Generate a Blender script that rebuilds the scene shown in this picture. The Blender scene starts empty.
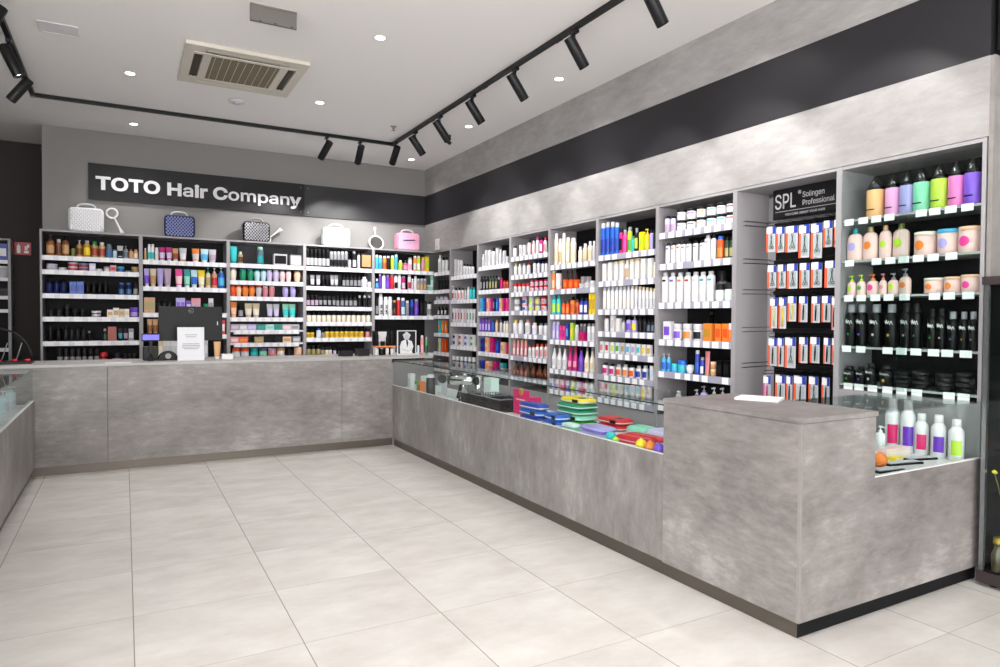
import bpy, math, random
from mathutils import Matrix, Vector
random.seed(7)
PI = math.pi
C = bpy.context.scene.collection
sc = bpy.context.scene

# ---------------------------------------------------------------- camera
CH = 1.3191
F = 673.953
YAW, PITCH, ROLL = .508209, -.0225783, .00614972
Fw = Vector((math.sin(YAW)*math.cos(PITCH), math.cos(YAW)*math.cos(PITCH), math.sin(PITCH)))
R0 = Vector((math.cos(YAW), -math.sin(YAW), 0)); U0 = R0.cross(Fw)
Rt = math.cos(ROLL)*R0 + math.sin(ROLL)*U0
Up = -math.sin(ROLL)*R0 + math.cos(ROLL)*U0
cd = bpy.data.cameras.new('camera'); cam = bpy.data.objects.new('camera', cd); C.objects.link(cam)
cd.sensor_width = 36; cd.lens = 36*F/1000; cd.clip_start = .05; cd.clip_end = 60
cam.matrix_world = Matrix(((Rt.x, Up.x, -Fw.x, 0), (Rt.y, Up.y, -Fw.y, 0), (Rt.z, Up.z, -Fw.z, CH), (0, 0, 0, 1)))
sc.camera = cam

# ---------------------------------------------------------------- world (bright mall hall outside the open shop front) and exposure
w = bpy.data.worlds.new('world'); sc.world = w; w.use_nodes = True
w.node_tree.nodes['Background'].inputs[0].default_value = (1, .99, .98, 1)
w.node_tree.nodes['Background'].inputs[1].default_value = 3.3
sc.view_settings.view_transform = 'Standard'; sc.view_settings.look = 'None'
sc.view_settings.gamma = 1; sc.view_settings.use_curve_mapping = False
sc.view_settings.exposure = 1.0
SPOT_W = 27; DOWN_W = 31

# ---------------------------------------------------------------- colours and materials
HEX = {'white': 'E3E2E5', 'black': '0B0B0C', 'charcoal': '1E1E21', 'grey': '8E8D93', 'light grey': 'C9C8CE', 'silver': 'BDBDC2',
 'amber': '8A5126', 'brown': '5E3423', 'honey': 'B98A2E', 'tan': 'C79A6B', 'beige': 'D9C9A8', 'cream': 'EDE3D2', 'peach': 'F2C5A4', 'orange': 'F08434',
 'deep orange': 'E9531C', 'red': 'D3202B', 'brick red': 'A2402F', 'crimson': 'C4163F', 'pink': 'E79BB4', 'pale pink': 'F1D0D0', 'hot pink': 'F0439C', 'magenta': 'C2187A',
 'rose': 'D98890', 'mauve': 'B79DB5', 'purple': '6B3AA8', 'violet': '7A4CD0', 'lavender': 'AFA4E0', 'lilac': 'CDC3E6', 'navy': '1C2659', 'blue': '1F5FC6', 'royal blue': '2138A8',
 'sky blue': '49AEE0', 'pale blue': 'BFDDE8', 'teal': '1B9AA0', 'turquoise': '2CC0C4', 'emerald': '128A63', 'green': '3FA04A', 'mint': '8FD8BC', 'pale mint': 'DCEFE8', 'lime': 'B4DB33',
 'yellow': 'F3D420', 'gold': 'C9A13A', 'slate': '55697A', 'steel blue': '3F6FA3', 'khaki': 'A79A66', 'olive': '6B7033', 'dark green': '1F3D2A'}
def lin(h):
    r = []
    for i in (0, 2, 4):
        c = int(h[i:i+2], 16)/255
        r.append(c/12.92 if c <= .04045 else ((c+.055)/1.055)**2.4)
    return (*r, 1)
MATS = {}
def mat(key, hexc=None, rough=.4, metal=0, emit=None, emit_s=1, coat=0):
    if key in MATS: return MATS[key]
    m = bpy.data.materials.new(key.replace(' ', '_')); m.use_nodes = True
    b = m.node_tree.nodes['Principled BSDF']
    b.inputs['Base Color'].default_value = lin(hexc); b.inputs['Roughness'].default_value = rough; b.inputs['Metallic'].default_value = metal
    if coat: b.inputs['Coat Weight'].default_value = coat
    if emit: b.inputs['Emission Color'].default_value = lin(emit); b.inputs['Emission Strength'].default_value = emit_s
    MATS[key] = m
    return m
def pl(c):
    m = mat('plastic '+c, HEX[c], .38)
    if c in ('black', 'charcoal', 'navy', 'deep navy'): m.node_tree.nodes['Principled BSDF'].inputs['Specular IOR Level'].default_value = .2
    return m
def noise_mat(key, stops, scale, stretch=(1, 1, 1), rough=.5, bump=0, detail=6, second=None, spec=.5):
    m = bpy.data.materials.new(key); m.use_nodes = True; nt = m.node_tree; N = nt.nodes; L = nt.links
    b = N['Principled BSDF']; b.inputs['Roughness'].default_value = rough; b.inputs['Specular IOR Level'].default_value = spec
    tc = N.new('ShaderNodeTexCoord'); mp = N.new('ShaderNodeMapping'); mp.inputs['Scale'].default_value = stretch
    L.new(tc.outputs['Object'], mp.inputs[0])
    n = N.new('ShaderNodeTexNoise'); n.inputs['Scale'].default_value = scale; n.inputs['Detail'].default_value = detail; n.inputs['Roughness'].default_value = .62; n.inputs['Distortion'].default_value = .1
    L.new(mp.outputs[0], n.inputs['Vector'])
    src = n.outputs['Fac']
    if second:
        n2 = N.new('ShaderNodeTexNoise'); n2.inputs['Scale'].default_value = second[0]; n2.inputs['Detail'].default_value = 8; n2.inputs['Roughness'].default_value = .7
        mp2 = N.new('ShaderNodeMapping'); mp2.inputs['Scale'].default_value = second[1]; L.new(tc.outputs['Object'], mp2.inputs[0]); L.new(mp2.outputs[0], n2.inputs['Vector'])
        mx = N.new('ShaderNodeMix'); mx.inputs[0].default_value = second[2]; L.new(src, mx.inputs[2]); L.new(n2.outputs['Fac'], mx.inputs[3]); src = mx.outputs[0]
    cr = N.new('ShaderNodeValToRGB'); el = cr.color_ramp.elements
    while len(el) < len(stops): el.new(.5)
    for e, (p, h) in zip(el, stops): e.position = p; e.color = lin(h)
    L.new(src, cr.inputs[0]); L.new(cr.outputs[0], b.inputs['Base Color'])
    if bump:
        bp = N.new('ShaderNodeBump'); bp.inputs['Strength'].default_value = bump; bp.inputs['Distance'].default_value = .01
        L.new(src, bp.inputs['Height']); L.new(bp.outputs[0], b.inputs['Normal'])
    MATS[key] = m
    return m
CONC = noise_mat('concrete_laminate', [(.38, '6A6563'), (.47, '7C7775'), (.54, '878280'), (.63, 'A09B99')], 1.7, (1, 1, 1.7), .42, 0, 10, (9, (1, 1, 3.0), .40))
CONCV = noise_mat('concrete_laminate_vertical', [(.38, '6D6967'), (.47, '7D7977'), (.54, '878381'), (.63, '9D9997')], 1.9, (1, 1.5, .9), .42, 0, 10, (9, (1, 2.2, .9), .40))
CEDGE = noise_mat('concrete_edge', [(.3, '7C7774'), (.7, '8F8A87')], 9, (1, 1, 1), .45)
WALLC = noise_mat('wall_laminate', [(.36, '8B8887'), (.47, '979493'), (.55, '9F9C9B'), (.66, 'ABA9A8')], 1.7, (1, 1, 1.9), .5, 0, 8, (7, (1, 1, 3.4), .4))
SHELFG = mat('grey shelving laminate', '9B989B', .5)
SHELFD = mat('dark shelving back', '1B1A1C', .6)
BAND = mat('anthracite board', '1D1C1F', .33)
BANDR = mat('anthracite wall panel', '232226', .34)
PAINT = mat('grey wall paint', '838180', .75)
DARKW = mat('dark wall paint', '3B3635', .7)
CEIL = mat('ceiling paint', 'EFEDEC', .9)
KICK = mat('brushed kick plate', '625B54', .38, .6)
RAIL = mat('price rail', 'DCDBE6', .3); RAILG = mat('price rail grey', 'A6A4B6', .3)
TAG = mat('price tag paper', 'F4F4F6', .5)
BLK = mat('black metal', '17171A', .4); BLKM = mat('matt black', '121214', .6)
WHT = mat('white satin', 'DEDDDD', .35)
CHROME = mat('chrome', 'D8D8DA', .12, 1)
STEEL = mat('brushed steel', 'A6A39E', .35, .9)
for m_, v_ in ((SHELFD, .15), (BAND, .25), (BANDR, .45), (BLK, .3), (BLKM, .15), (DARKW, .2)):
    m_.node_tree.nodes['Principled BSDF'].inputs['Specular IOR Level'].default_value = v_
def glass_mat():
    m = bpy.data.materials.new('clear_glass'); m.use_nodes = True; nt = m.node_tree; N = nt.nodes; L = nt.links
    N.remove(N['Principled BSDF']); o = N['Material Output']
    t = N.new('ShaderNodeBsdfTransparent'); t.inputs[0].default_value = (.93, .97, .96, 1)
    g = N.new('ShaderNodeBsdfGlossy'); g.inputs['Roughness'].default_value = .02
    lw = N.new('ShaderNodeLayerWeight'); lw.inputs[0].default_value = .5
    pw = N.new('ShaderNodeMath'); pw.operation = 'POWER'; pw.inputs[1].default_value = 4.0; L.new(lw.outputs['Facing'], pw.inputs[0])
    ma = N.new('ShaderNodeMath'); ma.operation = 'MULTIPLY_ADD'; ma.inputs[1].default_value = .55; ma.inputs[2].default_value = .025; L.new(pw.outputs[0], ma.inputs[0])
    mx = N.new('ShaderNodeMixShader'); L.new(ma.outputs[0], mx.inputs[0]); L.new(t.outputs[0], mx.inputs[1]); L.new(g.outputs[0], mx.inputs[2]); L.new(mx.outputs[0], o.inputs[0])
    return m
GLASS = glass_mat()
GEDGE = mat('glass edge', '22403A', .2)
def floor_mat():
    m = bpy.data.materials.new('floor_tile'); m.use_nodes = True; nt = m.node_tree; N = nt.nodes; L = nt.links
    b = N['Principled BSDF']; b.inputs['Roughness'].default_value = .24
    tc = N.new('ShaderNodeTexCoord')
    sp = N.new('ShaderNodeSeparateXYZ'); L.new(tc.outputs['Object'], sp.inputs[0])
    def M(op, a, c=None, d=None):
        n = N.new('ShaderNodeMath'); n.operation = op
        for i, v in enumerate((a, c, d)):
            if v is None: continue
            if isinstance(v, (int, float)): n.inputs[i].default_value = v
            else: L.new(v, n.inputs[i])
        return n.outputs[0]
    tx = M('DIVIDE', M('SUBTRACT', sp.outputs[0], .026), .602); ty = M('DIVIDE', M('SUBTRACT', sp.outputs[1], .338), .6)
    dx = M('ABSOLUTE', M('SUBTRACT', M('FRACT', tx), .5)); dy = M('ABSOLUTE', M('SUBTRACT', M('FRACT', ty), .5))
    gx = M('GREATER_THAN', dx, .5-.0022/.6); gy = M('GREATER_THAN', dy, .5-.0014/.6)
    cell = N.new('ShaderNodeCombineXYZ'); L.new(M('FLOOR', tx), cell.inputs[0]); L.new(M('FLOOR', ty), cell.inputs[1])
    wn = N.new('ShaderNodeTexWhiteNoise'); L.new(cell.outputs[0], wn.inputs[0])
    ad = N.new('ShaderNodeVectorMath'); ad.operation = 'MULTIPLY_ADD'; L.new(wn.outputs['Color'], ad.inputs[0]); ad.inputs[1].default_value = (7, 7, 7); L.new(tc.outputs['Object'], ad.inputs[2])
    mp = N.new('ShaderNodeMapping'); mp.inputs['Scale'].default_value = (1, 1.7, 1); L.new(ad.outputs[0], mp.inputs[0])
    n1 = N.new('ShaderNodeTexNoise'); n1.inputs['Scale'].default_value = 3.2; n1.inputs['Detail'].default_value = 8; n1.inputs['Roughness'].default_value = .62; L.new(mp.outputs[0], n1.inputs[0])
    cr = N.new('ShaderNodeValToRGB'); e = cr.color_ramp.elements; e[0].position = .32; e[0].color = lin('C1BCB7'); e[1].position = .68; e[1].color = lin('D2CFCB')
    L.new(n1.outputs['Fac'], cr.inputs[0])
    hv = N.new('ShaderNodeHueSaturation'); L.new(cr.outputs[0], hv.inputs['Color']); L.new(M('MULTIPLY_ADD', wn.outputs['Value'], .05, .975), hv.inputs['Value'])
    mix = N.new('ShaderNodeMix'); mix.data_type = 'RGBA'; L.new(M('MAXIMUM', M('MULTIPLY', gx, 1.0), M('MULTIPLY', gy, .75)), mix.inputs[0]); L.new(hv.outputs[0], mix.inputs[6]); mix.inputs[7].default_value = lin('8F8780')
    L.new(mix.outputs[2], b.inputs['Base Color'])
    return m
FLOOR = floor_mat()

# ---------------------------------------------------------------- mesh helpers
class MB:
    def __init__(s): s.v = []; s.f = []; s.smooth = []
    def add(s, vs, fs, sm=False):
        o = len(s.v); s.v += [tuple(p) for p in vs]
        for f in fs: s.f.append(tuple(i+o for i in f)); s.smooth.append(sm)
        return s
    def box(s, x0, x1, y0, y1, z0, z1, M=None):
        vs = [Vector((x, y, z)) for x in (x0, x1) for y in (y0, y1) for z in (z0, z1)]
        if M: vs = [M @ v for v in vs]
        return s.add(vs, [(0, 1, 3, 2), (4, 6, 7, 5), (0, 4, 5, 1), (2, 3, 7, 6), (0, 2, 6, 4), (1, 5, 7, 3)])
    def lathe(s, prof, seg=14, sy=1, M=None, c=(0, 0), a0=None, a1=None, caps=True):
        full = a0 is None; n = seg if full else seg+1
        vs = []
        for r, z in prof:
            for i in range(n):
                a = 2*PI*i/seg if full else a0+(a1-a0)*i/seg
                v = Vector((c[0]+r*math.cos(a), c[1]+r*math.sin(a)*sy, z))
                vs.append(M @ v if M else v)
        fs = []
        for k in range(len(prof)-1):
            for i in range(n if full else n-1):
                j = (i+1) % n
                fs.append((k*n+i, k*n+j, (k+1)*n+j, (k+1)*n+i))
        s.add(vs, fs, True)
        if full and caps:
            o = len(s.v)-len(vs)
            s.f.append(tuple(o+i for i in range(n))[::-1]); s.smooth.append(False)
            s.f.append(tuple(o+(len(prof)-1)*n+i for i in range(n))); s.smooth.append(False)
        return s
    def tube(s, pts, r, seg=8, closed=False):
        pts = [Vector(p) for p in pts]; n = len(pts); vs = []
        up = Vector((0, 0, 1))
        for i, p in enumerate(pts):
            a = pts[(i-1) % n] if (closed or i > 0) else p; b = pts[(i+1) % n] if (closed or i < n-1) else p
            t = (b-a).normalized(); ref = Vector((0, 1, 0)) if abs(t.y) < .9 else Vector((1, 0, 0))
            u = t.cross(ref).normalized(); w_ = t.cross(u)
            rr = r[i] if isinstance(r, (list, tuple)) else r
            for k in range(seg):
                q = 2*PI*k/seg; vs.append(p+rr*(math.cos(q)*u+math.sin(q)*w_))
        fs = []
        for i in range(n if closed else n-1):
            j = (i+1) % n
            for k in range(seg):
                l = (k+1) % seg; fs.append((i*seg+k, i*seg+l, j*seg+l, j*seg+k))
        if not closed: fs.append(tuple(range(seg))[::-1]); fs.append(tuple((n-1)*seg+k for k in range(seg)))
        return s.add(vs, fs, True)
    def slab(s, outline, y0, y1, chamfer=0):
        # outline in XZ (list), extruded in Y from y0 (front) to y1 (back) with a chamfered rim at the front and the back
        n = len(outline); cx = sum(p[0] for p in outline)/n; cz = sum(p[1] for p in outline)/n
        def ring(y, ins):
            r = []
            for x, z in outline:
                d = math.hypot(x-cx, z-cz) or 1; k = (d-ins)/d
                r.append((cx+(x-cx)*k, y, cz+(z-cz)*k))
            return r
        rings = [ring(y0, chamfer), ring(y0+chamfer, 0), ring(y1-chamfer, 0), ring(y1, chamfer)] if chamfer else [ring(y0, 0), ring(y1, 0)]
        vs = [v for r in rings for v in r]; fs = []
        for k in range(len(rings)-1):
            for i in range(n):
                j = (i+1) % n; fs.append((k*n+i, k*n+j, (k+1)*n+j, (k+1)*n+i))
        fs.append(tuple(range(n))[::-1]); fs.append(tuple((len(rings)-1)*n+i for i in range(n)))
        return s.add(vs, fs)
    def mesh(s, name, m):
        me = bpy.data.meshes.new(name); me.from_pydata(s.v, [], s.f); me.materials.append(m)
        me.polygons.foreach_set('use_smooth', s.smooth); me.update()
        return me
    def build(s, name, m, parent=None, loc=None, rz=0):
        return link(name, s.mesh(name, m), parent, loc, rz)
def link(name, me, parent=None, loc=None, rz=0):
    o = bpy.data.objects.new(name, me); C.objects.link(o)
    if loc: o.location = loc
    if rz: o.rotation_euler[2] = rz
    if parent: o.parent = parent
    return o
USED = set()
def tag(o, label, cat, group=None):
    n = len(label.split())
    if n > 16 or n < 4: print('LABEL LENGTH', n, label)
    if label in USED: print('DUP LABEL', label)
    USED.add(label)
    o['label'] = label; o['category'] = cat
    if group: o['group'] = group
    return o
def thing(name, label, cat, loc=(0, 0, 0), rz=0, group=None):
    o = bpy.data.objects.new(name, None); C.objects.link(o); o.empty_display_size = .1
    o.location = loc; o.rotation_euler[2] = rz
    return tag(o, label, cat, group)
def struct(name, mb, m):
    o = mb.build(name, m); o['kind'] = 'structure'
    return o
def B(*a): return MB().box(*a)
def rrect(w_, h, r, z0=0, seg=4):
    pts = []
    for cx, cz, a in ((w_/2-r, z0+r, -90), (w_/2-r, z0+h-r, 0), (-w_/2+r, z0+h-r, 90), (-w_/2+r, z0+r, 180)):
        for i in range(seg+1):
            t = math.radians(a+90*i/seg); pts.append((cx+r*math.cos(t), cz+r*math.sin(t)))
    return pts
import os
try:
    SANS = bpy.data.fonts.load(os.path.join(bpy.utils.system_resource('DATAFILES'), 'fonts', 'Inter.woff2'))
except Exception:
    SANS = None
def text_mesh(s, size, depth, m, bold=0, align='LEFT', sans=True):
    cu = bpy.data.curves.new('t', 'FONT'); cu.body = s
    if SANS and sans: cu.font = SANS
    cu.size = size; cu.extrude = depth; cu.offset = bold; cu.align_x = align
    o = bpy.data.objects.new('t', cu); C.objects.link(o)
    bpy.context.view_layer.update()
    me = bpy.data.meshes.new_from_object(o.evaluated_get(bpy.context.evaluated_depsgraph_get()))
    C.objects.unlink(o); bpy.data.objects.remove(o); bpy.data.curves.remove(cu)
    me.materials.clear(); me.materials.append(m)
    return me
# measured sight lines: a pixel of the photograph -> a point on a world plane
def ray(u, v): return ((u-500)*Rt - (v-333.5)*Up)/F + Fw
def atp(u, v, axis, val):
    d = ray(u, v); o = (0, 0, CH)[axis]; t = (val-o)/d[axis]
    return Vector((0, 0, CH)) + t*d
def dist(p): return (Vector(p)-Vector((0, 0, CH))).dot(Fw)

# ---------------------------------------------------------------- room shell
XS = 3.823      # face of the right-hand bulkhead and shelf fronts
YW = 9.14       # back wall
YU = 8.79       # fronts of the back shelving
ZC = 3.46
struct('floor', B(-6, 6, -5, 11.5, -.1, 0), FLOOR)
struct('ceiling', B(-6, 6, -5, 11.5, ZC, ZC+.1), CEIL)
struct('wall_back', B(-.8, 4.4, YW, 10.34, 0, ZC), PAINT)
struct('wall_left', B(-3.0, -2.9, 2.6, 10.22, 0, ZC), DARKW)
struct('wall_alcove', B(-6, -.8, 10.22, 10.34, 0, ZC), DARKW)
struct('wall_right', B(4.2, 4.4, 1.8, YW, 0, ZC), PAINT)
struct('trim_1', B(XS, 4.2, 1.797, YW, 2.256, 2.662), WALLC)
struct('trim_2', B(XS+.003, 4.2, 1.80, YW, 2.662, 3.08), BANDR)
struct('trim_3', B(XS, 4.2, 1.797, YW, 3.08, ZC), WALLC)
struct('trim_4', B(XS+.001, 4.2, 1.775, 1.797, 0, 2.66), CEDGE)
struct('wall_end', B(XS+.02, 4.4, 1.70, 1.775, 2.68, ZC), BLKM)
struct('wall_front', B(4.3, 4.4, -5, 1.70, 0, ZC), mat('dark shop wall', '2A2829', .6))

# ---------------------------------------------------------------- counters
def counter_block(t, name, a, z0, z1, m=CONC): return B(*a, z0, z1).build(name, m, t)
ZT = .916
# back counter
t = thing('sales_counter', 'long grey concrete-look sales counter under the till screen', 'counter', (0, 6.6, 0))
def L(mb_args, name, m, t):   # box in world coordinates, parented to a thing with no rotation
    x0, x1, y0, y1, z0, z1 = mb_args; o = t.location
    return B(x0-o.x, x1-o.x, y0-o.y, y1-o.y, z0-o.z, z1-o.z).build(name, m, t)
L((-1.9, -.132, 6.6, 6.62, .078, .892), 'front_panel', CONC, t)
L((-.128, 1.881, 6.6, 6.62, .078, .892), 'front_panel', CONC, t)
L((1.885, 2.405, 6.6, 6.62, .078, .892), 'front_panel', CONC, t)
L((-1.9, 2.405, 6.622, 7.2, .08, .892), 'carcass', SHELFG, t)
L((-1.9, 2.42, 6.63, 7.15, 0, .078), 'kick_plate', KICK, t)
L((-1.9, 2.86, 6.594, 7.22, .894, ZT), 'worktop', mat('pale worktop', 'A9A6A4', .4), t)
# right counter, long low part
XC = 2.407
t = thing('showcase_counter', 'long grey low counter with glass display case along right side', 'counter', (XC, 4.6, 0))
for y0, y1 in ((5.60, 6.588), (2.596, 5.596)):
    L((XC, XC+.02, y0, y1, .078, .625), 'front_panel', CONCV, t)
L((XC+.022, 2.91, 2.6, 6.588, .08, .595), 'carcass', SHELFG, t)
L((XC+.022, 2.90, 2.6, 6.588, .597, .601), 'display_base', WHT, t)
L((XC+.02, 2.88, 2.5965, 6.588, 0, .074), 'kick_plate', KICK, t)
L((XC, XC+.02, 2.596, 6.588, .6255, .628), 'edge_strip', WHT, t)
js = [6.586, 5.80, 5.0, 4.2, 3.40, 2.602]
for k in range(5):
    g = L((XC+.008, XC+.014, js[k+1]+.004, js[k]-.004, .6285, .876), 'front_pane', GLASS, t)
    L((XC+.006, XC+.0145, js[k+1]-.0035, js[k+1]+.0035, .6285, .876), 'pane_edge', GEDGE, g)
    L((XC+.008, 2.90, js[k+1]+.002, js[k]-.002, .8765, .8825), 'top_pane', GLASS, t)
L((XC+.005, XC+.010, 2.602, 6.586, .8762, .883), 'glass_edge', GEDGE, t)
# corner block
t = thing('corner_counter', 'grey concrete-look corner counter with tall block and glass case at its right', 'counter', (XC, 1.792, 0))
YE = 1.792
L((XC, XC+.02, YE+.02, 2.594, .072, .893), 'front_panel', CONC, t)
m = MB(); m.slab([(0, .072), (XS-.008-XC, .072), (XS-.008-XC, .62), (.505, .62), (.505, .893), (0, .893)], 0, .02); m.build('end_panel', CONC, t)
L((2.892, 2.912, YE+.02, 2.594, .072, .893), 'inner_panel', SHELFG, t)
L((XC-.001, XC+.012, YE-.001, YE+.012, .073, .894), 'corner_edge', CEDGE, t)
L((XC, 2.93, YE, 2.6, .895, ZT), 'worktop', CONC, t)
L((XC+.02, 2.914, YE+.022, 2.5955, 0, .072), 'kick_plate', KICK, t)
XN = XS-.008
L((2.915, XN, YE+.022, 2.3, .08, .595), 'carcass', SHELFG, t)
L((2.915, XN, YE+.022, 2.29, .597, .602), 'display_base', WHT, t)
L((2.9145, XN, YE+.022, 2.28, 0, .07), 'kick_plate', KICK, t)
L((XC+.022, XN, YE+.0205, YE+.0215, .001, .068), 'kick_shade', BLKM, t)  # black strip stands in for the shadow on the end kick plate
L((2.913, XN, YE, YE+.02, .6205, .625), 'edge_strip', WHT, t)
g = L((2.918, XN, YE+.006, YE+.012, .6252, .903), 'front_pane', GLASS, t)
L((2.935, XN, YE+.001, YE+.004, .9032, .91), 'glass_edge', GEDGE, g)
L((2.935, XN, YE+.0045, 2.29, .9035, .9095), 'top_pane', GLASS, t)
L((2.918, XN, 2.292, 2.298, .605, .903), 'back_pane', GLASS, t)
# left counter
XL = -.643
t = thing('showcase_counter', 'low grey counter with glass case at left edge', 'counter', (XL, 4.6, 0))
L((XL-.02, XL, 2.5, 6.588, .085, .625), 'front_panel', CONCV, t)
L((-1.2, XL-.022, 2.5, 6.588, .085, .595), 'carcass', SHELFG, t)
L((-1.19, XL-.022, 2.5, 6.588, .597, .601), 'display_base', WHT, t)
L((-1.17, XL-.03, 2.5, 6.588, 0, .078), 'kick_plate', KICK, t)
L((XL-.035, XL, 2.5, 6.588, .6255, .632), 'edge_strip', WHT, t)
g = L((XL-.014, XL-.008, 2.5, 6.586, .632, .876), 'front_pane', GLASS, t)
L((XL-.014, XL-.008, 6.593, 6.5885, .632, .876), 'pane_edge', GEDGE, g)
L((-1.19, XL-.008, 2.5, 6.586, .8765, .8825), 'top_pane', GLASS, t)
sh = L((-1.17, -.86, 3.6, 6.59, .80, .806), 'glass_shelf', GLASS, t)

# ---------------------------------------------------------------- shelving units
class Frame:
    def __init__(s, kind):
        s.kind = kind
        if kind == 'B': s.rz = 0; s.axis = 1; s.front = YU
        else: s.rz = -PI/2; s.axis = 0; s.front = XS
    def plane(s, u, v, d): return atp(u, v, s.axis, s.front+d)
    def along(s, p): return p.x if s.kind == 'B' else -p.y
    def world(s, a, d, z): return Vector((a, s.front+d, z)) if s.kind == 'B' else Vector((s.front+d, -a, z))
FB, FR = Frame('B'), Frame('R')
yd = [1.805+.8057*k for k in range(9)]
BAYS = {}
def bay(key, fr, a0, a1, shelves, label, where, base=None, left=True, right=True, rail=RAIL, tags=9, back=SHELFD, depth=.34, ztop=2.253, shelf_d=.30, shelf_inset=None, thin=False):
    o = fr.world(a0, 0, 0)
    t = thing('shelving_unit', label, 'shelving', o, fr.rz, 'shelving units along the back wall' if fr is FB else 'shelving units built into the right wall')
    W = a1-a0; th = .019
    if fr is FB: ztop = 2.255
    if left: B(0, th, 0, depth, .001, ztop).build('side_panel', SHELFG, t)
    if right: B(W-th, W, 0, depth, .001, ztop).build('side_panel', SHELFG, t)
    l = th+.001 if left else 0; r = W-th-.001 if right else W
    B(l, r, depth-.012, depth, .1, ztop-.022).build('back_panel', back, t)
    B(l, r, .002, depth, ztop-.02, ztop).build('top_panel', SHELFG, t)
    if base: B(l, r, .004, depth-.02, .001, base).build('base_cabinet', SHELFG, t)
    for i, z in enumerate(shelves):
        zt = z+.022
        l2, r2 = l, r
        if shelf_inset and i in shelf_inset: l2 += shelf_inset[i][0]; r2 -= shelf_inset[i][1]
        if thin:
            s = B(l, r, .012, shelf_d, zt-.012, zt).build('shelf', mat('frosted shelf', 'A9ABAB', .3), t)
            tg = B(-.029, .029, .004, .006, -.034, .004).mesh('price_tag', TAG)
            for k in range(9):
                if (i*3+k) % 7 == 4: continue
                link('price_tag', tg, s, (l+.05+k*.082+random.uniform(-.008, .008), 0, zt))
            continue
        s = B(l, r, .008, shelf_d, zt-.02, zt).build('shelf', RAIL if fr is FB else SHELFG, t)
        B(l2, r2, -.002, .003, zt-.048, zt+.004).build('price_rail', rail, s)
        n = tags
        wtag = (r2-l2)/n*.62
        tg = B(-wtag/2, wtag/2, -.0045, -.0025, -.047, .001).mesh('price_tag', TAG)
        for k in range(n):
            if random.random() < .1: continue
            x = l2+(k+.5)*(r2-l2)/n+random.uniform(-.006, .006)
            link('price_tag', tg, s, (x, 0, zt))
    BAYS[key] = dict(fr=fr, a0=a0+l, a1=a0+r, shelves=[z+.022 for z in shelves], where=where)
    return t
xb = [-.797, .167, 1.106, 2.023, 2.936, XS-.002]
bay('B1', FB, xb[0], xb[1], [1.948, 1.794, 1.534, 1.28, 1.012, .745], 'grey and black shelving unit under the white vanity case', 'under white case', tags=7, base=.70)
bay('B2', FB, xb[1], xb[2], [1.943, 1.637, 1.333, 1.077, .80], 'grey and black shelving unit directly behind the till screen', 'under navy case', tags=10, base=.70)
bay('B3', FB, xb[2], xb[3], [1.947, 1.738, 1.543, 1.286, 1.129, .97, .80], 'grey and black shelving unit under the black vanity case', 'under black case', tags=9, shelf_inset={4: (.04, .05), 5: (.04, .05)}, back=mat('charcoal back', '38373A', .6), base=.70)
bay('B4', FB, xb[3], xb[4], [1.946, 1.694, 1.432, 1.231, 1.024, .80], 'grey and black shelving unit under the mint vanity case', 'under mint case', tags=9, base=.70)
bay('B5', FB, xb[4], xb[5], [1.947, 1.683, 1.32, .80], 'grey and black shelving unit under the pink vanity case', 'under pink case', right=False, tags=9, base=.70)
RS = {'R1': [1.93, 1.681, 1.538, 1.332, 1.084, .823, .60], 'R2': [1.847, 1.533, 1.233, .932, .64], 'R3': [1.923, 1.636, 1.374, 1.128, .884, .676],
 'R4': [1.982, 1.777, 1.586, 1.378, 1.123, .876, .655], 'R5': [1.839, 1.59, 1.336, 1.082, .785, .575], 'R6': [1.875, 1.637, 1.381, 1.181, .985, .785, .575],
 'R7': [1.995, 1.743, 1.43, 1.132, .872, .60], 'R9': [1.904, 1.657, 1.446, 1.14, .914]}
LAB = {'R1': ('narrow shelving unit tucked into the corner of the two walls', 'corner unit'),
 'R2': ('built-in shelving bay of white bottles, second from the corner', 'second bay'),
 'R3': ('built-in shelving bay of bright cartons, third from the corner', 'third bay'),
 'R4': ('built-in shelving bay with seven rows of small products, fourth from corner', 'fourth bay'),
 'R5': ('built-in shelving bay of tall cream cans, fifth from the corner', 'fifth bay'),
 'R6': ('built-in shelving bay topped by blue bottles, sixth from the corner', 'sixth bay'),
 'R7': ('built-in shelving bay left of the scissors rack', 'seventh bay'),
 'R9': ('glass-fronted shelving bay at the right end of the wall', 'glass-fronted bay')}
KB = {'R1': 8, 'R2': 7, 'R3': 6, 'R4': 5, 'R5': 4, 'R6': 3, 'R7': 2, 'R9': 0}
for k, i in KB.items():
    hi = yd[i+1] if k != 'R1' else YU-.004
    bay(k, FR, -hi, -yd[i], RS[k], *LAB[k], base=.54 if k != 'R9' else .90, left=(k != 'R1'), rail=(RAILG if k in ('R4', 'R5', 'R6', 'R7') else RAIL), tags=(4 if k == 'R1' else 8), shelf_d=.31, thin=(k == 'R9'))  # R9 base raised; its grey stands in for pale reflections in the glass
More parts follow.
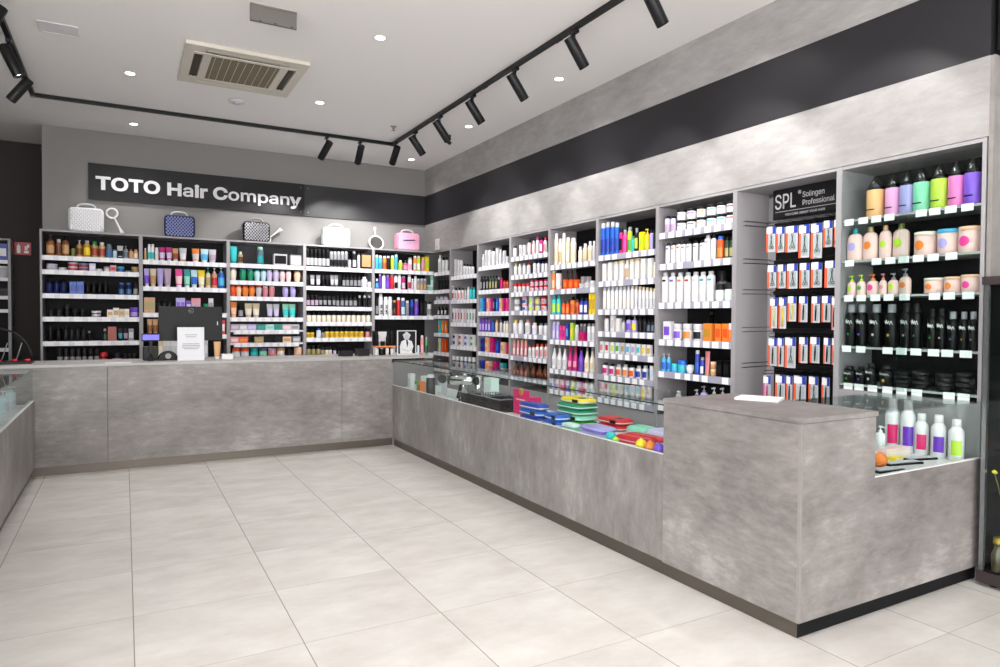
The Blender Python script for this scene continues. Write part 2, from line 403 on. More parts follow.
# ---------------------------------------------------------------- products
CACHE = {}
FRONT = (-PI*.86, -PI*.14)
def product_meshes(kind, w_, h, body, cap, lab):
    key = (kind, round(w_, 3), round(h, 3), body, cap, lab)
    if key in CACHE: return CACHE[key]
    r = w_/2; P = []
    bm_, cm, lm = pl(body), pl(cap or body), pl(lab or body)
    def add(n, mb, m): P.append((n, mb.mesh(n, m)))
    def L_(r_, z0, z1, sy=1): return MB().lathe([(r_*1.015, z0), (r_*1.015, z1)], 10, sy, a0=FRONT[0], a1=FRONT[1])
    if kind == 'bottle':
        add('bottle', MB().lathe([(r*.93, 0), (r, .02*h), (r, .72*h), (r*.92, .765*h), (r*.64, .80*h), (r*.56, .81*h)]), bm_)
        add('cap', MB().lathe([(r*.60, .81*h), (r*.62, .82*h), (r*.60, .99*h), (r*.52, h)]), cm)
        if lab: add('label', L_(r, .14*h, .58*h), lm)
    elif kind == 'white_bottle':
        add('bottle', MB().lathe([(r*.94, 0), (r, .015*h), (r, .66*h), (r*.93, .72*h), (r*.66, .79*h), (r*.56, .82*h)], 24), bm_)
        add('cap', MB().lathe([(r*.56, .82*h), (r*.6, .825*h), (r*.58, .985*h), (r*.5, h)], 24), cm)
        if lab: add('label', MB().lathe([(r*1.012, .13*h), (r*1.012, .50*h)], 10, a0=-PI*.72, a1=-PI*.26), lm)
    elif kind == 'flask':
        n = 24; mb = MB(); e = .45; ks = [(0, .95), (.02, 1), (.80, 1), (.85, .93), (.88, .6)]
        vs = [(r*q*math.copysign(abs(math.cos(2*PI*i/n))**e, math.cos(2*PI*i/n)), .62*r*q*math.copysign(abs(math.sin(2*PI*i/n))**e, math.sin(2*PI*i/n)), z*h) for z, q in ks for i in range(n)]
        mb.add(vs, [(k*n+i, k*n+(i+1) % n, (k+1)*n+(i+1) % n, (k+1)*n+i) for k in range(4) for i in range(n)], True); mb.add([vs[i] for i in range(n)], [tuple(range(n))[::-1]]); add('bottle', mb, bm_)
        add('cap', MB().lathe([(r*.6, .87*h), (r*.62, .88*h), (r*.6, h)], 14), cm)
        if lab: add('label', B(-r*.62, r*.62, -r*.635, -r*.615, .70*h, .765*h), lm)
    elif kind == 'sjar':
        add('jar', MB().lathe([(r*.95, 0), (r*.98, .03*h), (r*.98, .72*h), (r*.9, .74*h)], 20), bm_)
        add('lid', MB().lathe([(r, .74*h), (r, .97*h), (r*.93, h)], 20), cm)
        if lab: add('label', MB().lathe([(r*.985, .50*h), (r*.985, .62*h)], 10, a0=FRONT[0], a1=FRONT[1]), lm)
    elif kind == 'pump':
        add('bottle', MB().lathe([(r*.93, 0), (r, .02*h), (r, .64*h), (r*.9, .70*h), (r*.45, .75*h)]), bm_)
        m = MB().lathe([(r*.42, .75*h), (r*.42, .82*h), (r*.15, .83*h), (r*.15, .93*h), (r*.38, .94*h), (r*.38, h)], 10)
        m.box(-r*.14, r*.14, -r*1.0, 0, .94*h, .985*h); add('pump_cap', m, cm)
        if lab: add('label', L_(r, .14*h, .52*h), lm)
    elif kind == 'can':
        add('can', MB().lathe([(r*.96, 0), (r, .01*h), (r, .80*h), (r*.9, .835*h), (r*.8, .85*h)]), bm_)
        add('cap', MB().lathe([(r*.8, .85*h), (r*.82, .86*h), (r*.78, .98*h), (r*.62, h)]), cm)
        if lab: add('label', L_(r, .1*h, .5*h), lm)
    elif kind == 'tube':
        n = 14; mb = MB(); rings = [(.14, .78, .78), (.3, .84, .70), (.6, .93, .42), (.93, 1, .05), (1, 1, .03)]
        vs = [(r*rx*math.cos(2*PI*i/n), r*ry*math.sin(2*PI*i/n), z*h) for z, rx, ry in rings for i in range(n)]
        fs = [(k*n+i, k*n+(i+1) % n, (k+1)*n+(i+1) % n, (k+1)*n+i) for k in range(len(rings)-1) for i in range(n)]
        mb.add(vs, fs, True); mb.add([vs[(len(rings)-1)*n+i] for i in range(n)], [tuple(range(n))]); add('tube', mb, bm_)
        add('cap', MB().lathe([(r*.66, 0), (r*.68, .01*h), (r*.70, .13*h), (r*.6, .14*h)]), cm)
        if lab:
            ml = MB(); ks = [(.2, .80, .745), (.42, .875, .60), (.62, .935, .41)]
            vs = [(r*rx*1.02*math.cos(a), r*ry*1.04*math.sin(a), z*h) for z, rx, ry in ks for a in [FRONT[0]+(FRONT[1]-FRONT[0])*i/8 for i in range(9)]]
            ml.add(vs, [(k*9+i, k*9+i+1, (k+1)*9+i+1, (k+1)*9+i) for k in range(2) for i in range(8)], True); add('label', ml, lm)
    elif kind == 'jar':
        add('jar', MB().lathe([(r*.92, 0), (r*.98, .03*h), (r*.98, .62*h), (r*.9, .66*h)], 18), bm_)
        add('lid', MB().lathe([(r, .66*h), (r*1.0, .68*h), (r*1.0, .97*h), (r*.93, h)], 18), cm)
        if lab: add('label', L_(r*.98, .12*h, .54*h), lm)
    elif kind == 'tub':
        add('jar', MB().lathe([(r*.93, 0), (r*.98, .02*h), (r*.98, .84*h)], 28), bm_)
        add('lid', MB().lathe([(r, .84*h), (r, .985*h), (r*.96, h)], 28), cm)
    elif kind == 'box':
        add('box', B(-r, r, -r*.62, r*.62, 0, h), bm_)
        if lab: add('label', B(-r*.8, r*.8, -r*.62-.0015, -r*.62, .25*h, .72*h), lm)
        if cap: add('band', B(-r*1.004, r*1.004, -r*.62-.001, r*.63, .86*h, h+.0008), cm)
    elif kind == 'slab':
        add('box', B(-r, r, -.05, .05, 0, h), bm_)
        if lab: add('label', B(-r*.86, r*.86, -.0515, -.05, .14*h, .86*h), lm)
    elif kind == 'cone':
        add('bottle', MB().lathe([(r*.95, 0), (r, .01*h), (r, .665*h), (r*.95, .675*h)], 28), bm_)
        add('cap', MB().lathe([(r*.93, .675*h), (r*.9, .72*h), (r*.74, .80*h), (r*.5, .89*h), (r*.28, .965*h), (r*.18, h)], 28), mat('glossy black cap', '0C0C0D', .16))
        m = B(-r*.62, r*.42, -r*1.03, -r*.9, .175*h, .20*h); add('mark', m, pl('black'))
    elif kind == 'oval':
        add('bottle', MB().lathe([(r*.86, 0), (r*.97, .03*h), (r, .1*h), (r, .62*h), (r*.92, .74*h), (r*.7, .81*h), (r*.34, .85*h)], 26, .62), bm_)
        add('cap', MB().lathe([(r*.34, .85*h), (r*.36, .86*h), (r*.33, .985*h), (r*.28, h)], 16), cm)
    elif kind == 'oval_pump':
        add('bottle', MB().lathe([(r*.88, 0), (r, .05*h), (r, .52*h), (r*.9, .60*h), (r*.6, .67*h), (r*.34, .70*h)], 22, .72), bm_)
        m = MB().lathe([(r*.34, .70*h), (r*.34, .80*h), (r*.1, .81*h), (r*.1, .92*h), (r*.3, .93*h), (r*.3, h)], 12); m.box(-r*.1, r*.1, -r*.95, 0, .93*h, .98*h); add('pump_cap', m, cm)
    elif kind == 'neck':
        add('bottle', MB().lathe([(r*.95, 0), (r, .02*h), (r, .46*h), (r*.86, .54*h), (r*.5, .68*h), (r*.34, .86*h)], 16), bm_)
        add('cap', MB().lathe([(r*.38, .86*h), (r*.38, .98*h), (r*.3, h)], 12), cm)
        if lab: add('label', L_(r, .16*h, .40*h), lm)
    elif kind == 'urn':
        add('bottle', MB().lathe([(r*.66, 0), (r*.72, .03*h), (r*.95, .45*h), (r, .68*h), (r*.93, .84*h), (r*.82, .88*h)], 16), bm_)
        add('cap', MB().lathe([(r*.8, .88*h), (r*.82, .89*h), (r*.8, h)], 16), cm)
    elif kind == 'bowl':
        add('jar', MB().lathe([(r*.6, 0), (r*.7, .05*h), (r, .5*h), (r*.96, .72*h)], 20), bm_)
        add('lid', MB().lathe([(r*.99, .72*h), (r, .75*h), (r*.96, .93*h), (r*.4, h)], 20), cm)
    CACHE[key] = P
    return P
NM = {'bottle': ('shampoo_bottle', 'bottle', 'bottle', 'bottles'), 'white_bottle': ('developer_bottle', 'bottle', 'bottle', 'bottles'), 'pump': ('pump_bottle', 'pump bottle', 'bottle', 'pump bottles'),
 'can': ('spray_can', 'spray can', 'can', 'spray cans'), 'tube': ('cream_tube', 'tube', 'tube', 'tubes'), 'jar': ('cosmetic_jar', 'jar', 'jar', 'jars'), 'tub': ('cosmetic_tub', 'wide tub', 'jar', 'tubs'),
 'box': ('product_carton', 'carton', 'box', 'cartons'), 'slab': ('product_carton', 'flat carton', 'box', 'cartons'), 'cone': ('cone_cap_bottle', 'bottle', 'bottle', 'bottles'),
 'oval': ('oval_bottle', 'oval bottle', 'bottle', 'bottles'), 'oval_pump': ('pump_bottle', 'pump bottle', 'bottle', 'pump bottles'), 'neck': ('long_neck_bottle', 'long-necked bottle', 'bottle', 'bottles'),
 'flask': ('shampoo_bottle', 'square bottle', 'bottle', 'square bottles'), 'sjar': ('cosmetic_jar', 'jar', 'jar', 'jars'), 'urn': ('conditioner_bottle', 'rounded bottle', 'bottle', 'bottles'), 'bowl': ('cosmetic_bowl', 'bowl jar', 'jar', 'jars')}
ORD = 'first second third fourth fifth sixth seventh eighth ninth tenth eleventh twelfth thirteenth fourteenth fifteenth sixteenth seventeenth eighteenth nineteenth twentieth'.split()
SH = ['top', 'second', 'third', 'fourth', 'fifth', 'sixth', 'seventh']
def place(kind, w_, h, cols, loc, rz, label, group=None):
    body, cap, lab = (cols.split('/')+[None, None])[:3]
    cap = cap or None; lab = lab or None
    if kind not in ('box', 'slab') and not cap: cap = body
    P = product_meshes(kind, w_, h, body, cap, lab)
    name, _, cat, _ = NM[kind]
    o = link(name, P[0][1], None, loc, rz); tag(o, label, cat, group)
    for n, me in P[1:]: link(n, me, o)
    return o, P
def row(bk, si, crop, sc_, items, base=None):
    """items: (kind, 'body/cap/label', xs, width px, top px or (top0, top1)[, stack[, set back]]) measured in an enlarged crop"""
    b = BAYS[bk]; fr = b['fr']; zs = (b['shelves'][si] if base is None else base)+.0006
    zmax = (b['shelves'][si-1]-.05) if si > 0 else 2.2
    out = []
    for it in items:
        kind, cols, xs, wp, top = it[:5]; stack = it[5] if len(it) > 5 else 1; back = it[6] if len(it) > 6 else 0
        if isinstance(xs, tuple): xl = [xs[0]+(xs[1]-xs[0])*i/(xs[2]-1) for i in range(xs[2])]
        elif isinstance(xs, list): xl = xs
        else: xl = [xs]
        for i, x in enumerate(xl):
            tp = top if not isinstance(top, tuple) else top[0]+(top[1]-top[0])*(i/(len(xl)-1) if len(xl) > 1 else 0)
            c = cols if not isinstance(cols, list) else cols[i % len(cols)]
            u = crop[0]+x/sc_; v = crop[1]+tp/sc_
            p = fr.plane(u, v, .06); W = wp/sc_*dist(p)/F*1.10
            if kind == 'box' or kind == 'slab': W *= .96
            d = .012+W/2+back
            if kind == 'box': d = .012+W*.31+back
            if kind == 'slab': d = .065
            p = fr.plane(u, v, d)
            h = min(p.z, zmax)-zs
            h = max(h, .03)/stack
            out.append([fr.along(p), W, d, h, kind, c, stack, back])
    lay = sorted([o for o in out if not o[7]]); bk_ = sorted([o for o in out if o[7]])
    for rowl in (lay, bk_):
        for _ in range(3):
            for p_, q in zip(rowl, rowl[1:]):
                g = q[0]-p_[0]; s = (p_[1]+q[1])/2
                if s > g*.985 and g > 0: f_ = g*.985/s; p_[1] *= f_; q[1] *= f_
    n = 0
    for rowl, isb in ((lay, 0), (bk_, 1)):
        for idx, (a, W, d, h, kind, c, stack, back) in enumerate(rowl):
            a = min(max(a, b['a0']+W/2+.002), b['a1']-W/2-.002)
            body, cap, lab = (c.split('/')+[None, None])[:3]
            look = body+' '+NM[kind][1]
            if cap and cap != body and kind not in ('box', 'slab'): look += ' with %s %s' % (cap, 'lid' if kind in ('jar', 'sjar', 'tub', 'bowl') else ('pump' if 'pump' in kind else 'cap'))
            elif lab and lab != body: look += ' with %s label' % lab
            for k in range(stack):
                st = '' if stack == 1 else ('lower ' if k == 0 else 'upper ')
                where = '%s shelf, %s' % (SH[si], b['where'])
                if fr is FR and bk not in ('R1', 'R9'): where += ' of right wall'
                pos = ('%s from left, ' % ORD[idx]) if not isb else ('back row %s from left, ' % ORD[idx])
                lb = st+look+', '+pos+where
                if len(lb.split()) > 16: lb = lb.replace(' of right wall', ' right wall')
                if len(lb.split()) > 16: lb = lb.replace(' from left', '')
                if len(lb.split()) > 16: lb = lb.replace(' right wall', '')
                lb = lb[0].lower()+lb[1:]
                place(kind, W*.985, h*.995, c, fr.world(a, d, zs+k*(h+.0003)), fr.rz, lb, '%s %s on the %s shelf, %s' % (body, NM[kind][3], SH[si], b['where']+(' of right wall' if fr is FR else '')))
                n += 1
    return n
T = 'tube'; J = 'jar'; BO = 'bottle'; PU = 'pump'; CA = 'can'; BX = 'box'; SL = 'slab'; NK = 'neck'; UR = 'urn'; WB = 'white_bottle'
c, s = (40, 225), 9.53
row('B1', 0, c, s, [(PU, 'amber/brown/tan', 100, 70, 85), (BO, 'amber/silver/brown', 178, 60, 135), (BO, 'amber/black/tan', 245, 60, 110), (BO, 'olive/black', 315, 40, 205),
 (PU, 'honey/silver/brown', 375, 64, 145), (BO, 'honey/silver/yellow', 447, 62, 148), (BO, 'khaki/green/brick red', 520, 64, 158), (BO, 'tan/white/brick red', 590, 64, 165), (CA, 'slate/slate/steel blue', 658, 52, 180),
 (CA, 'pale blue/slate', 713, 36, 235), (T, 'light grey/black/charcoal', 763, 58, 198), (PU, 'grey/grey/slate', 818, 42, 200), (BO, 'tan/amber', 868, 42, 230), (BO, 'tan/tan/cream', 913, 42, 232)])
row('B1', 1, c, s, [(J, 'light grey/lilac', 115, 84, 372, 2), (J, 'white/light grey', 215, 58, 405), (J, 'rose/light grey/crimson', 315, 84, 358, 2), (J, 'red/sky blue/brick red', 418, 80, 365, 2), (BX, 'lilac//white', 500, 56, 368),
 (J, 'white/white', 565, 58, 422), (J, 'white/mauve', 635, 46, 397), (BX, 'rose//crimson', 698, 46, 385), (J, 'steel blue/sky blue', 768, 56, 397), (J, 'grey/charcoal', 838, 40, 430), (J, 'khaki/tan', 905, 56, 400)])
row('B1', 2, c, s, [(BO, 'navy/black', (90, 225, 3), 58, 520), (BX, 'blue//royal blue', (298, 400, 4), 33, 540), (BO, 'black/charcoal', (455, 625, 4), 46, 540), (CA, 'navy/steel blue/steel blue', [775, 845], 46, 550), (CA, 'charcoal/black/grey', 910, 42, 545)])
c = (40, 290)
row('B1', 3, c, s, [(J, 'black/charcoal/charcoal', [105, 180], 54, 180), (J, 'black/charcoal', 258, 58, 140), (J, 'black/charcoal', [335, 405], 54, 180), (J, 'charcoal/white/light grey', 537, 74, 198),
 (BX, 'cream//tan', 668, 50, 187), (BX, 'cream//khaki', 725, 50, 170), (BX, 'beige//tan', 780, 42, 180), (BX, 'cream//beige', 828, 38, 180), (J, 'purple/violet/lavender', 898, 68, 166)])
row('B1', 4, c, s, [(BO, 'black/charcoal', [100, 175], 50, 345), (BO, 'charcoal/black', (245, 415, 4), 44, 350), (BO, 'black/grey', 470, 32, 390), (BO, 'charcoal/grey/dark green', 620, 46, 368),
 (BX, 'brick red//brick red', 688, 78, 350), (T, 'charcoal/black/teal', 765, 40, 366), (T, 'black/black/mauve', 818, 40, 366), (BX, 'grey//light grey', 868, 42, 368)])
row('B1', 5, c, s, [(J, 'black/charcoal/grey', (190, 540, 7), 50, 560), (J, 'black/red/brick red', 605, 72, 592), (J, 'black/charcoal/mauve', 735, 84, 597), (J, 'black/charcoal/grey', (810, 895, 3), 36, 605)])
c, s = (140, 230), 10.26
row('B2', 0, c, s, [(BO, 'tan/light grey', 55, 20, 185), (CA, 'white/white/turquoise', [95, 130], 30, 145), (CA, 'white/white/pale pink', 172, 30, 180), (T, 'magenta/white/lilac', [228, 298], 62, 178), (T, 'tan/white/brick red', 363, 58, 188),
 (T, 'light grey/tan/white', 440, 64, 185), (T, 'orange/white/light grey', 570, 66, 190), (T, 'pale blue/white/sky blue', 660, 70, 195), (T, 'light grey/light grey/mauve', 742, 68, 200)])
row('B2', 1, c, s, [(T, 'lavender/white/violet', 70, 50, 395), (T, 'beige/beige/tan', 135, 58, 396), (T, 'lavender/lilac/lavender', 207, 62, 394), (T, 'mauve/light grey/mauve', 282, 66, 396), (T, 'hot pink/white/pale pink', 398, 64, 400), (T, 'teal/white/mint', 482, 64, 402),
 (T, 'pale blue/white/blue', 555, 64, 410), (T, 'yellow/white/cream', 630, 62, 412), (PU, 'beige/teal/khaki', 697, 42, 385), (PU, 'tan/light grey/crimson', 762, 52, 390), (PU, 'blue/pale blue/sky blue', 832, 60, 382)])
c, s = (130, 290), 8.34
row('B2', 2, c, s, [(BX, 'tan//khaki', [140, 186], 42, 62), (BO, 'charcoal/black', (235, 330, 3), 34, 85), (BX, 'lavender//violet', [402, 440], 38, 66), (BX, 'purple//lilac', 488, 38, 88), (BX, 'rose//mauve', [530, 568], 38, 68), (J, 'teal/emerald', 632, 36, 115), (BX, 'light grey//grey', 674, 36, 70)], base=None)
row('B2', 3, c, s, [(T, 'tan/brown/amber', [165, 212], 44, 242), (BX, 'red//white', 772, 34, 250)])
row('B2', 4, c, s, [(BX, 'white//light grey', (290, 380, 4), 28, 424), (BX, 'light grey//white', 634, 26, 420), (BX, 'beige//cream', 255, 36, 424)])
c, s = (225, 235), 10.26
row('B3', 0, c, s, [(T, 'turquoise/teal/turquoise', 88, 64, 115), (BO, 'khaki/light grey/brown', 157, 46, 172), (CA, 'slate/mint/teal', 360, 62, 122), (SL, 'light grey//black', 562, 125, 198), (SL, 'grey//light grey', 718, 108, 208)])
row('B3', 1, c, s, [(UR, 'cream/light grey', 83, 60, 344), (UR, 'emerald/teal', [183, 260], 60, 350), (UR, 'pale blue/teal', [328, 393], 58, 358), (UR, 'lilac/light grey', [455, 522], 56, 360), (UR, 'pale pink/mauve', [588, 650], 52, 366), (UR, 'peach/tan', 740, 60, 370)])
row('B3', 2, c, s, [(UR, 'deep orange/red', 75, 54, 518), (UR, 'peach/orange', 140, 52, 520), (UR, 'orange/deep orange', [208, 275], 58, 522), (UR, 'light grey/deep orange', 345, 56, 524), (UR, 'rose/pale pink', [413, 480], 54, 526), (UR, 'lavender/lilac', [618, 695], 56, 532)])
c = (225, 295)
row('B3', 3, c, s, [(T, 'orange/peach/peach', 88, 60, 70), (CA, 'black/charcoal/grey', 160, 45, 82), (T, 'beige/beige/cream', [240, 318], 70, 86), (T, 'light grey/grey/lilac', [460, 525], 62, 92), (T, 'mint/mint/turquoise', [622, 690], 64, 93)])
row('B3', 4, c, s, [(BX, 'mauve//light grey', 98, 78, 300), (BX, 'light grey//white', 185, 78, 300), (BX, 'lavender//lilac', 272, 86, 300), (BX, 'emerald//teal', 366, 82, 300), (BX, 'pale blue//mint', 455, 82, 300), (BX, 'teal//emerald', 542, 82, 300), (BX, 'light grey//pale pink', 628, 80, 300), (BX, 'silver//grey', 714, 82, 300)])
row('B3', 5, c, s, [(BX, 'rose//pale pink', 92, 80, 428), (BX, 'deep orange//orange', 185, 92, 428), (BX, 'khaki//tan', 345, 84, 428), (BX, 'charcoal//black', 545, 80, 426), (BX, 'peach//tan', 632, 80, 426), (BX, 'grey//light grey', 728, 76, 424)])
row('B3', 6, c, s, [(J, 'light grey/deep orange/white', [115, 203], 78, 545), (J, 'teal/teal/turquoise', 298, 74, 545), (J, 'mint/slate', 390, 74, 545), (J, 'rose/mauve', 482, 74, 543), (J, 'cream/tan', 570, 74, 541), (J, 'charcoal/black', 660, 70, 541), (J, 'peach/peach', 750, 76, 535)])
c, s = (302, 240), 11.12
row('B4', 0, c, s, [(CA, 'black/charcoal/silver', (62, 285, 6), 38, 92), (CA, 'grey/light grey/charcoal', (325, 490, 5), 38, 128), (CA, 'silver/black', 528, 34, 205), (CA, 'charcoal/grey/light grey', 580, 40, 125), (CA, 'light grey/charcoal', 630, 30, 140), (SL, 'charcoal//tan', 710, 112, 145)])
row('B4', 1, c, s, [(T, 'charcoal/black/black', [65, 240, 285, 425], 38, 388), (T, 'grey/black/light grey', [115, 180, 335, 380], 44, 388), (BO, 'charcoal/black/grey', [465, 505, 548, 592, 636], 36, 388), (BO, 'white/white', 692, 62, 410), (CA, 'white/light grey/pale pink', 752, 36, 465)])
c = (302, 298)
row('B4', 2, c, s, [(BO, 'black/charcoal/mauve', (66, 160, 3), 38, -30), (T, 'charcoal/black/grey', (205, 355, 4), 40, -20), (BO, 'charcoal/black/grey', (395, 590, 5), 38, -25), (BO, 'black/silver/charcoal', (640, 750, 3), 38, -28)])
row('B4', 3, c, s, [(J, 'cream/black', (75, 738, 13), 46, 150)])
row('B4', 4, c, s, [(J, 'yellow/black/honey', [65, 112], 44, 350), (BO, 'pale blue/royal blue/white', 183, 56, 335), (J, 'grey/black', 232, 36, 350), (J, 'yellow/black/gold', (275, 660, 8), 48, 335), (J, 'rose/black', 728, 44, 338)])
row('B4', 5, c, s, [(J, 'khaki/black', [72, 125, 180], 44, 528), (J, 'khaki/charcoal', 228, 36, 545), (J, 'cream/charcoal', [272, 312], 38, 545), (J, 'lilac/black', 362, 32, 555)])
c, s = (370, 245), 8.89
row('B5', 0, c, s, [(CA, 'sky blue/white', 60, 28, 88), (CA, 'sky blue/white/teal', 92, 32, 95), (CA, 'orange/white/deep orange', 130, 32, 98), (CA, 'charcoal/lilac', 163, 30, 98), (CA, 'lime/white', 200, 30, 95), (CA, 'sky blue/pale blue', 232, 30, 85), (BO, 'lime/white', 270, 36, 135),
 (PU, 'hot pink/green/pink', 315, 46, 138), (CA, 'white/mauve/pink', 356, 36, 112), (CA, 'orange/white/light grey', 400, 30, 96), (CA, 'lime/white/cream', 432, 30, 96), (CA, 'pink/yellow', 470, 32, 108), (BX, 'yellow//lime', 503, 40, 105)])
row('B5', 1, c, s, [(BO, 'royal blue/white/sky blue', 62, 34, 300), (CA, 'purple/lilac', 90, 24, 255), (CA, 'pale mint/grey', 122, 30, 255), (CA, 'purple/grey/violet', 158, 34, 260), (CA, 'red/grey', 195, 36, 258), (CA, 'white/white/black', 230, 30, 270), (CA, 'white/white', 262, 28, 262), (CA, 'magenta/grey/light grey', 297, 32, 275),
 (CA, 'white/silver/crimson', 350, 32, 262), (BO, 'light grey/white', 378, 24, 300), (CA, 'white/light grey', 404, 26, 275), (CA, 'grey/light grey/tan', (430, 488, 3), 27, 300), (J, 'mint/pale mint', 530, 50, 355), (BX, 'mint//pale mint', 573, 26, 275)])
row('B5', 2, c, s, [(CA, 'charcoal/black/grey', 62, 26, 455), (CA, 'white/light grey', 95, 34, 430), (CA, 'white/white', [140, 178], 36, 460), (CA, 'charcoal/tan/brown', 218, 28, 490), (CA, 'red/white', 253, 32, 465), (CA, 'steel blue/white/pale blue', 293, 36, 470), (CA, 'grey/white', 332, 30, 495),
 (BO, 'royal blue/blue/navy', 372, 36, 485), (CA, 'purple/grey/violet', 412, 36, 480), (CA, 'charcoal/black', [458, 490], 28, 495), (CA, 'white/black/grey', 525, 38, 505)])
c = (370, 245)
row('R1', 0, c, s, [(BO, 'white/white/light grey', 625, 34, 80), (BO, 'white/black', [655, 684], 28, 108)])
row('R1', 1, c, s, [(BO, 'black/charcoal', (612, 688, 4), 24, 285)])
row('R1', 2, c, s, [(J, 'white/grey/lilac', (605, 680, 3), 36, 455)])
c, s = (400, 300), 6.675
row('R1', 3, c, s, [(BO, 'charcoal/black/light grey', (262, 308, 3), 20, 45)])
row('R1', 4, c, s, [(BX, 'turquoise//orange', 264, 20, 138), (BX, 'orange//peach', [286, 308], 20, 138)])
row('R1', 5, c, s, [(BX, 'white//lime', 264, 22, 255), (BX, 'deep orange//orange', [287, 308], 20, 262)])
c, s = (446, 235), 8.9
row('R2', 0, c, s, [(BX, 'white//light grey', [85, 110, 136], 23, (215, 225)), (BO, 'white/charcoal/light grey', (165, 240, 4), 25, (255, 265))])
row('R2', 1, c, s, [(PU, 'white/white/brick red', 62, 26, 455), (BO, 'white/charcoal/rose', (92, 150, 3), 26, 470), (BO, 'silver/brown', 176, 22, 472), (BO, 'white/white', 200, 22, 460), (BO, 'turquoise/teal', [224, 250], 25, 465)])
c, s = (446, 305), 7.41
row('R2', 2, c, s, [(BX, ['white//navy', 'white//red', 'light grey//brick red', 'white//red', 'light grey//rose', 'white//green', 'white//emerald', 'white//green'], (58, 208, 8), 19, (25, 30))])
row('R2', 3, c, s, [(BX, ['white//navy', 'white//crimson', 'white//blue', 'white//green'], (70, 200, 4), 40, (213, 222), 2)])
row('R2', 4, c, s, [(J, 'slate/white/grey', (62, 210, 6), 27, (378, 388))])
c, s = (446, 235), 8.9
row('R3', 0, c, s, [(BO, 'white/white/light grey', 335, 26, 170), (BX, 'white//light grey', [362, 392], 30, 135), (BO, 'white/charcoal', 426, 32, 112), (BX, 'white//light grey', 458, 28, 118), (BO, 'white/white', 487, 24, 130), (BX, 'white//lilac', 520, 30, 140), (BX, 'white//light grey', 545, 22, 190)])
row('R3', 1, c, s, [(BO, 'charcoal/black/grey', (318, 372, 3), 24, 365), (BO, 'dark green/black/khaki', (398, 450, 3), 24, 362), (BO, 'charcoal/grey', 472, 20, 372), (BO, 'magenta/crimson', 495, 24, 380), (BO, 'deep orange/red/brick red', [522, 546], 24, 405)])
row('R3', 2, c, s, [(BX, ['sky blue//teal', 'royal blue//blue', 'peach//orange', 'magenta//hot pink', 'navy//grey', 'blue//sky blue', 'peach//tan', 'magenta//crimson', 'hot pink//crimson'], (318, 545, 9), 26, 562)])
c, s = (446, 305), 7.41
row('R3', 3, c, s, [(BO, 'purple/purple/lavender', (258, 325, 4), 22, 95), (BO, 'blue/navy', 350, 22, 110), (BO, 'peach/tan/beige', 378, 22, 112), (BO, 'light grey/slate', 410, 24, 112), (BO, 'cream/light grey', [436, 455], 20, 118)])
row('R3', 4, c, s, [(BX, 'royal blue//navy', 272, 30, 245, 2), (BX, 'peach//orange', 308, 34, 240, 2), (BX, 'magenta//crimson', 345, 36, 240, 2), (BX, 'royal blue//blue', 386, 32, 270), (BX, 'peach//tan', 425, 38, 275), (BX, 'crimson//magenta', 455, 20, 280)])
row('R3', 5, c, s, [(BX, 'royal blue//navy', 268, 40, 410), (BX, 'peach//orange', 318, 48, 415), (BX, 'magenta//crimson', 370, 48, 422), (BX, 'teal//slate', 425, 50, 430)])
c, s = (508, 225), 8.89
row('R4', 0, c, s, [(BO, 'white/charcoal', 66, 36, 185), (BX, 'white//light grey', [116, 150], 30, 178), (BO, 'pale pink/charcoal/white', 192, 34, 130), (BO, 'pale pink/white', 230, 30, 140), (BO, 'white/magenta/light grey', 265, 32, 105), (BO, 'magenta/charcoal/white', 300, 34, 105), (BO, 'white/crimson/rose', 334, 32, 110)])
row('R4', 1, c, s, [(BO, 'white/yellow', 72, 34, 342), (BO, 'white/white/light grey', 110, 34, 345), (BO, 'white/mauve', 148, 34, 338), (BO, 'white/red/light grey', 186, 34, 335), (BO, 'white/navy/light grey', [240, 275], 32, 318), (BO, 'white/navy', [312, 342], 28, 322)])
row('R4', 2, c, s, [(J, 'white/red/light grey', (70, 180, 4), 32, 518), (J, 'white/crimson/pink', (216, 338, 4), 32, (490, 482), 2)])
c, s = (508, 295), 7.41
row('R4', 3, c, s, [(J, 'white/grey', 72, 44, 15, 2), (J, 'white/pink/blue', 128, 40, 12, 2), (J, 'white/light grey/lime', 176, 40, 10, 2), (J, 'white/grey/yellow', 222, 40, 12, 2), (J, 'white/red/rose', 268, 40, 12, 2)])
row('R4', 4, c, s, [(BO, 'white/yellow', 60, 38, 185), (BO, 'white/white', 98, 40, 185), (BO, 'white/rose/light grey', 150, 42, 182), (BO, 'white/pale pink/lilac', 200, 40, 205), (BO, 'white/slate', [246, 282], 34, 208)])
row('R4', 5, c, s, [(CA, 'rose/tan/pale pink', (50, 135, 4), 24, 332), (BO, 'white/brick red/light grey', [165, 192], 26, 370), (BO, 'white/deep orange/rose', (220, 284, 3), 28, 362)])
row('R4', 6, c, s, [(NK, 'brown/charcoal/amber', (62, 280, 6), 38, (490, 510))])
c, s = (546, 220), 6.68
row('R5', 0, c, s, [(CA, 'cream/white/beige', 72, 26, 90), (CA, 'cream/light grey/tan', 98, 25, 125), (CA, 'cream/white', 122, 24, 88), (CA, 'beige/white/cream', 150, 30, 117), (CA, 'cream/white/beige', 185, 36, 120), (BO, 'cream/light grey', 232, 27, 178), (BO, 'beige/white', 264, 32, 158), (BO, 'cream/light grey/beige', 297, 30, 142), (BO, 'light grey/white', 323, 22, 140)])
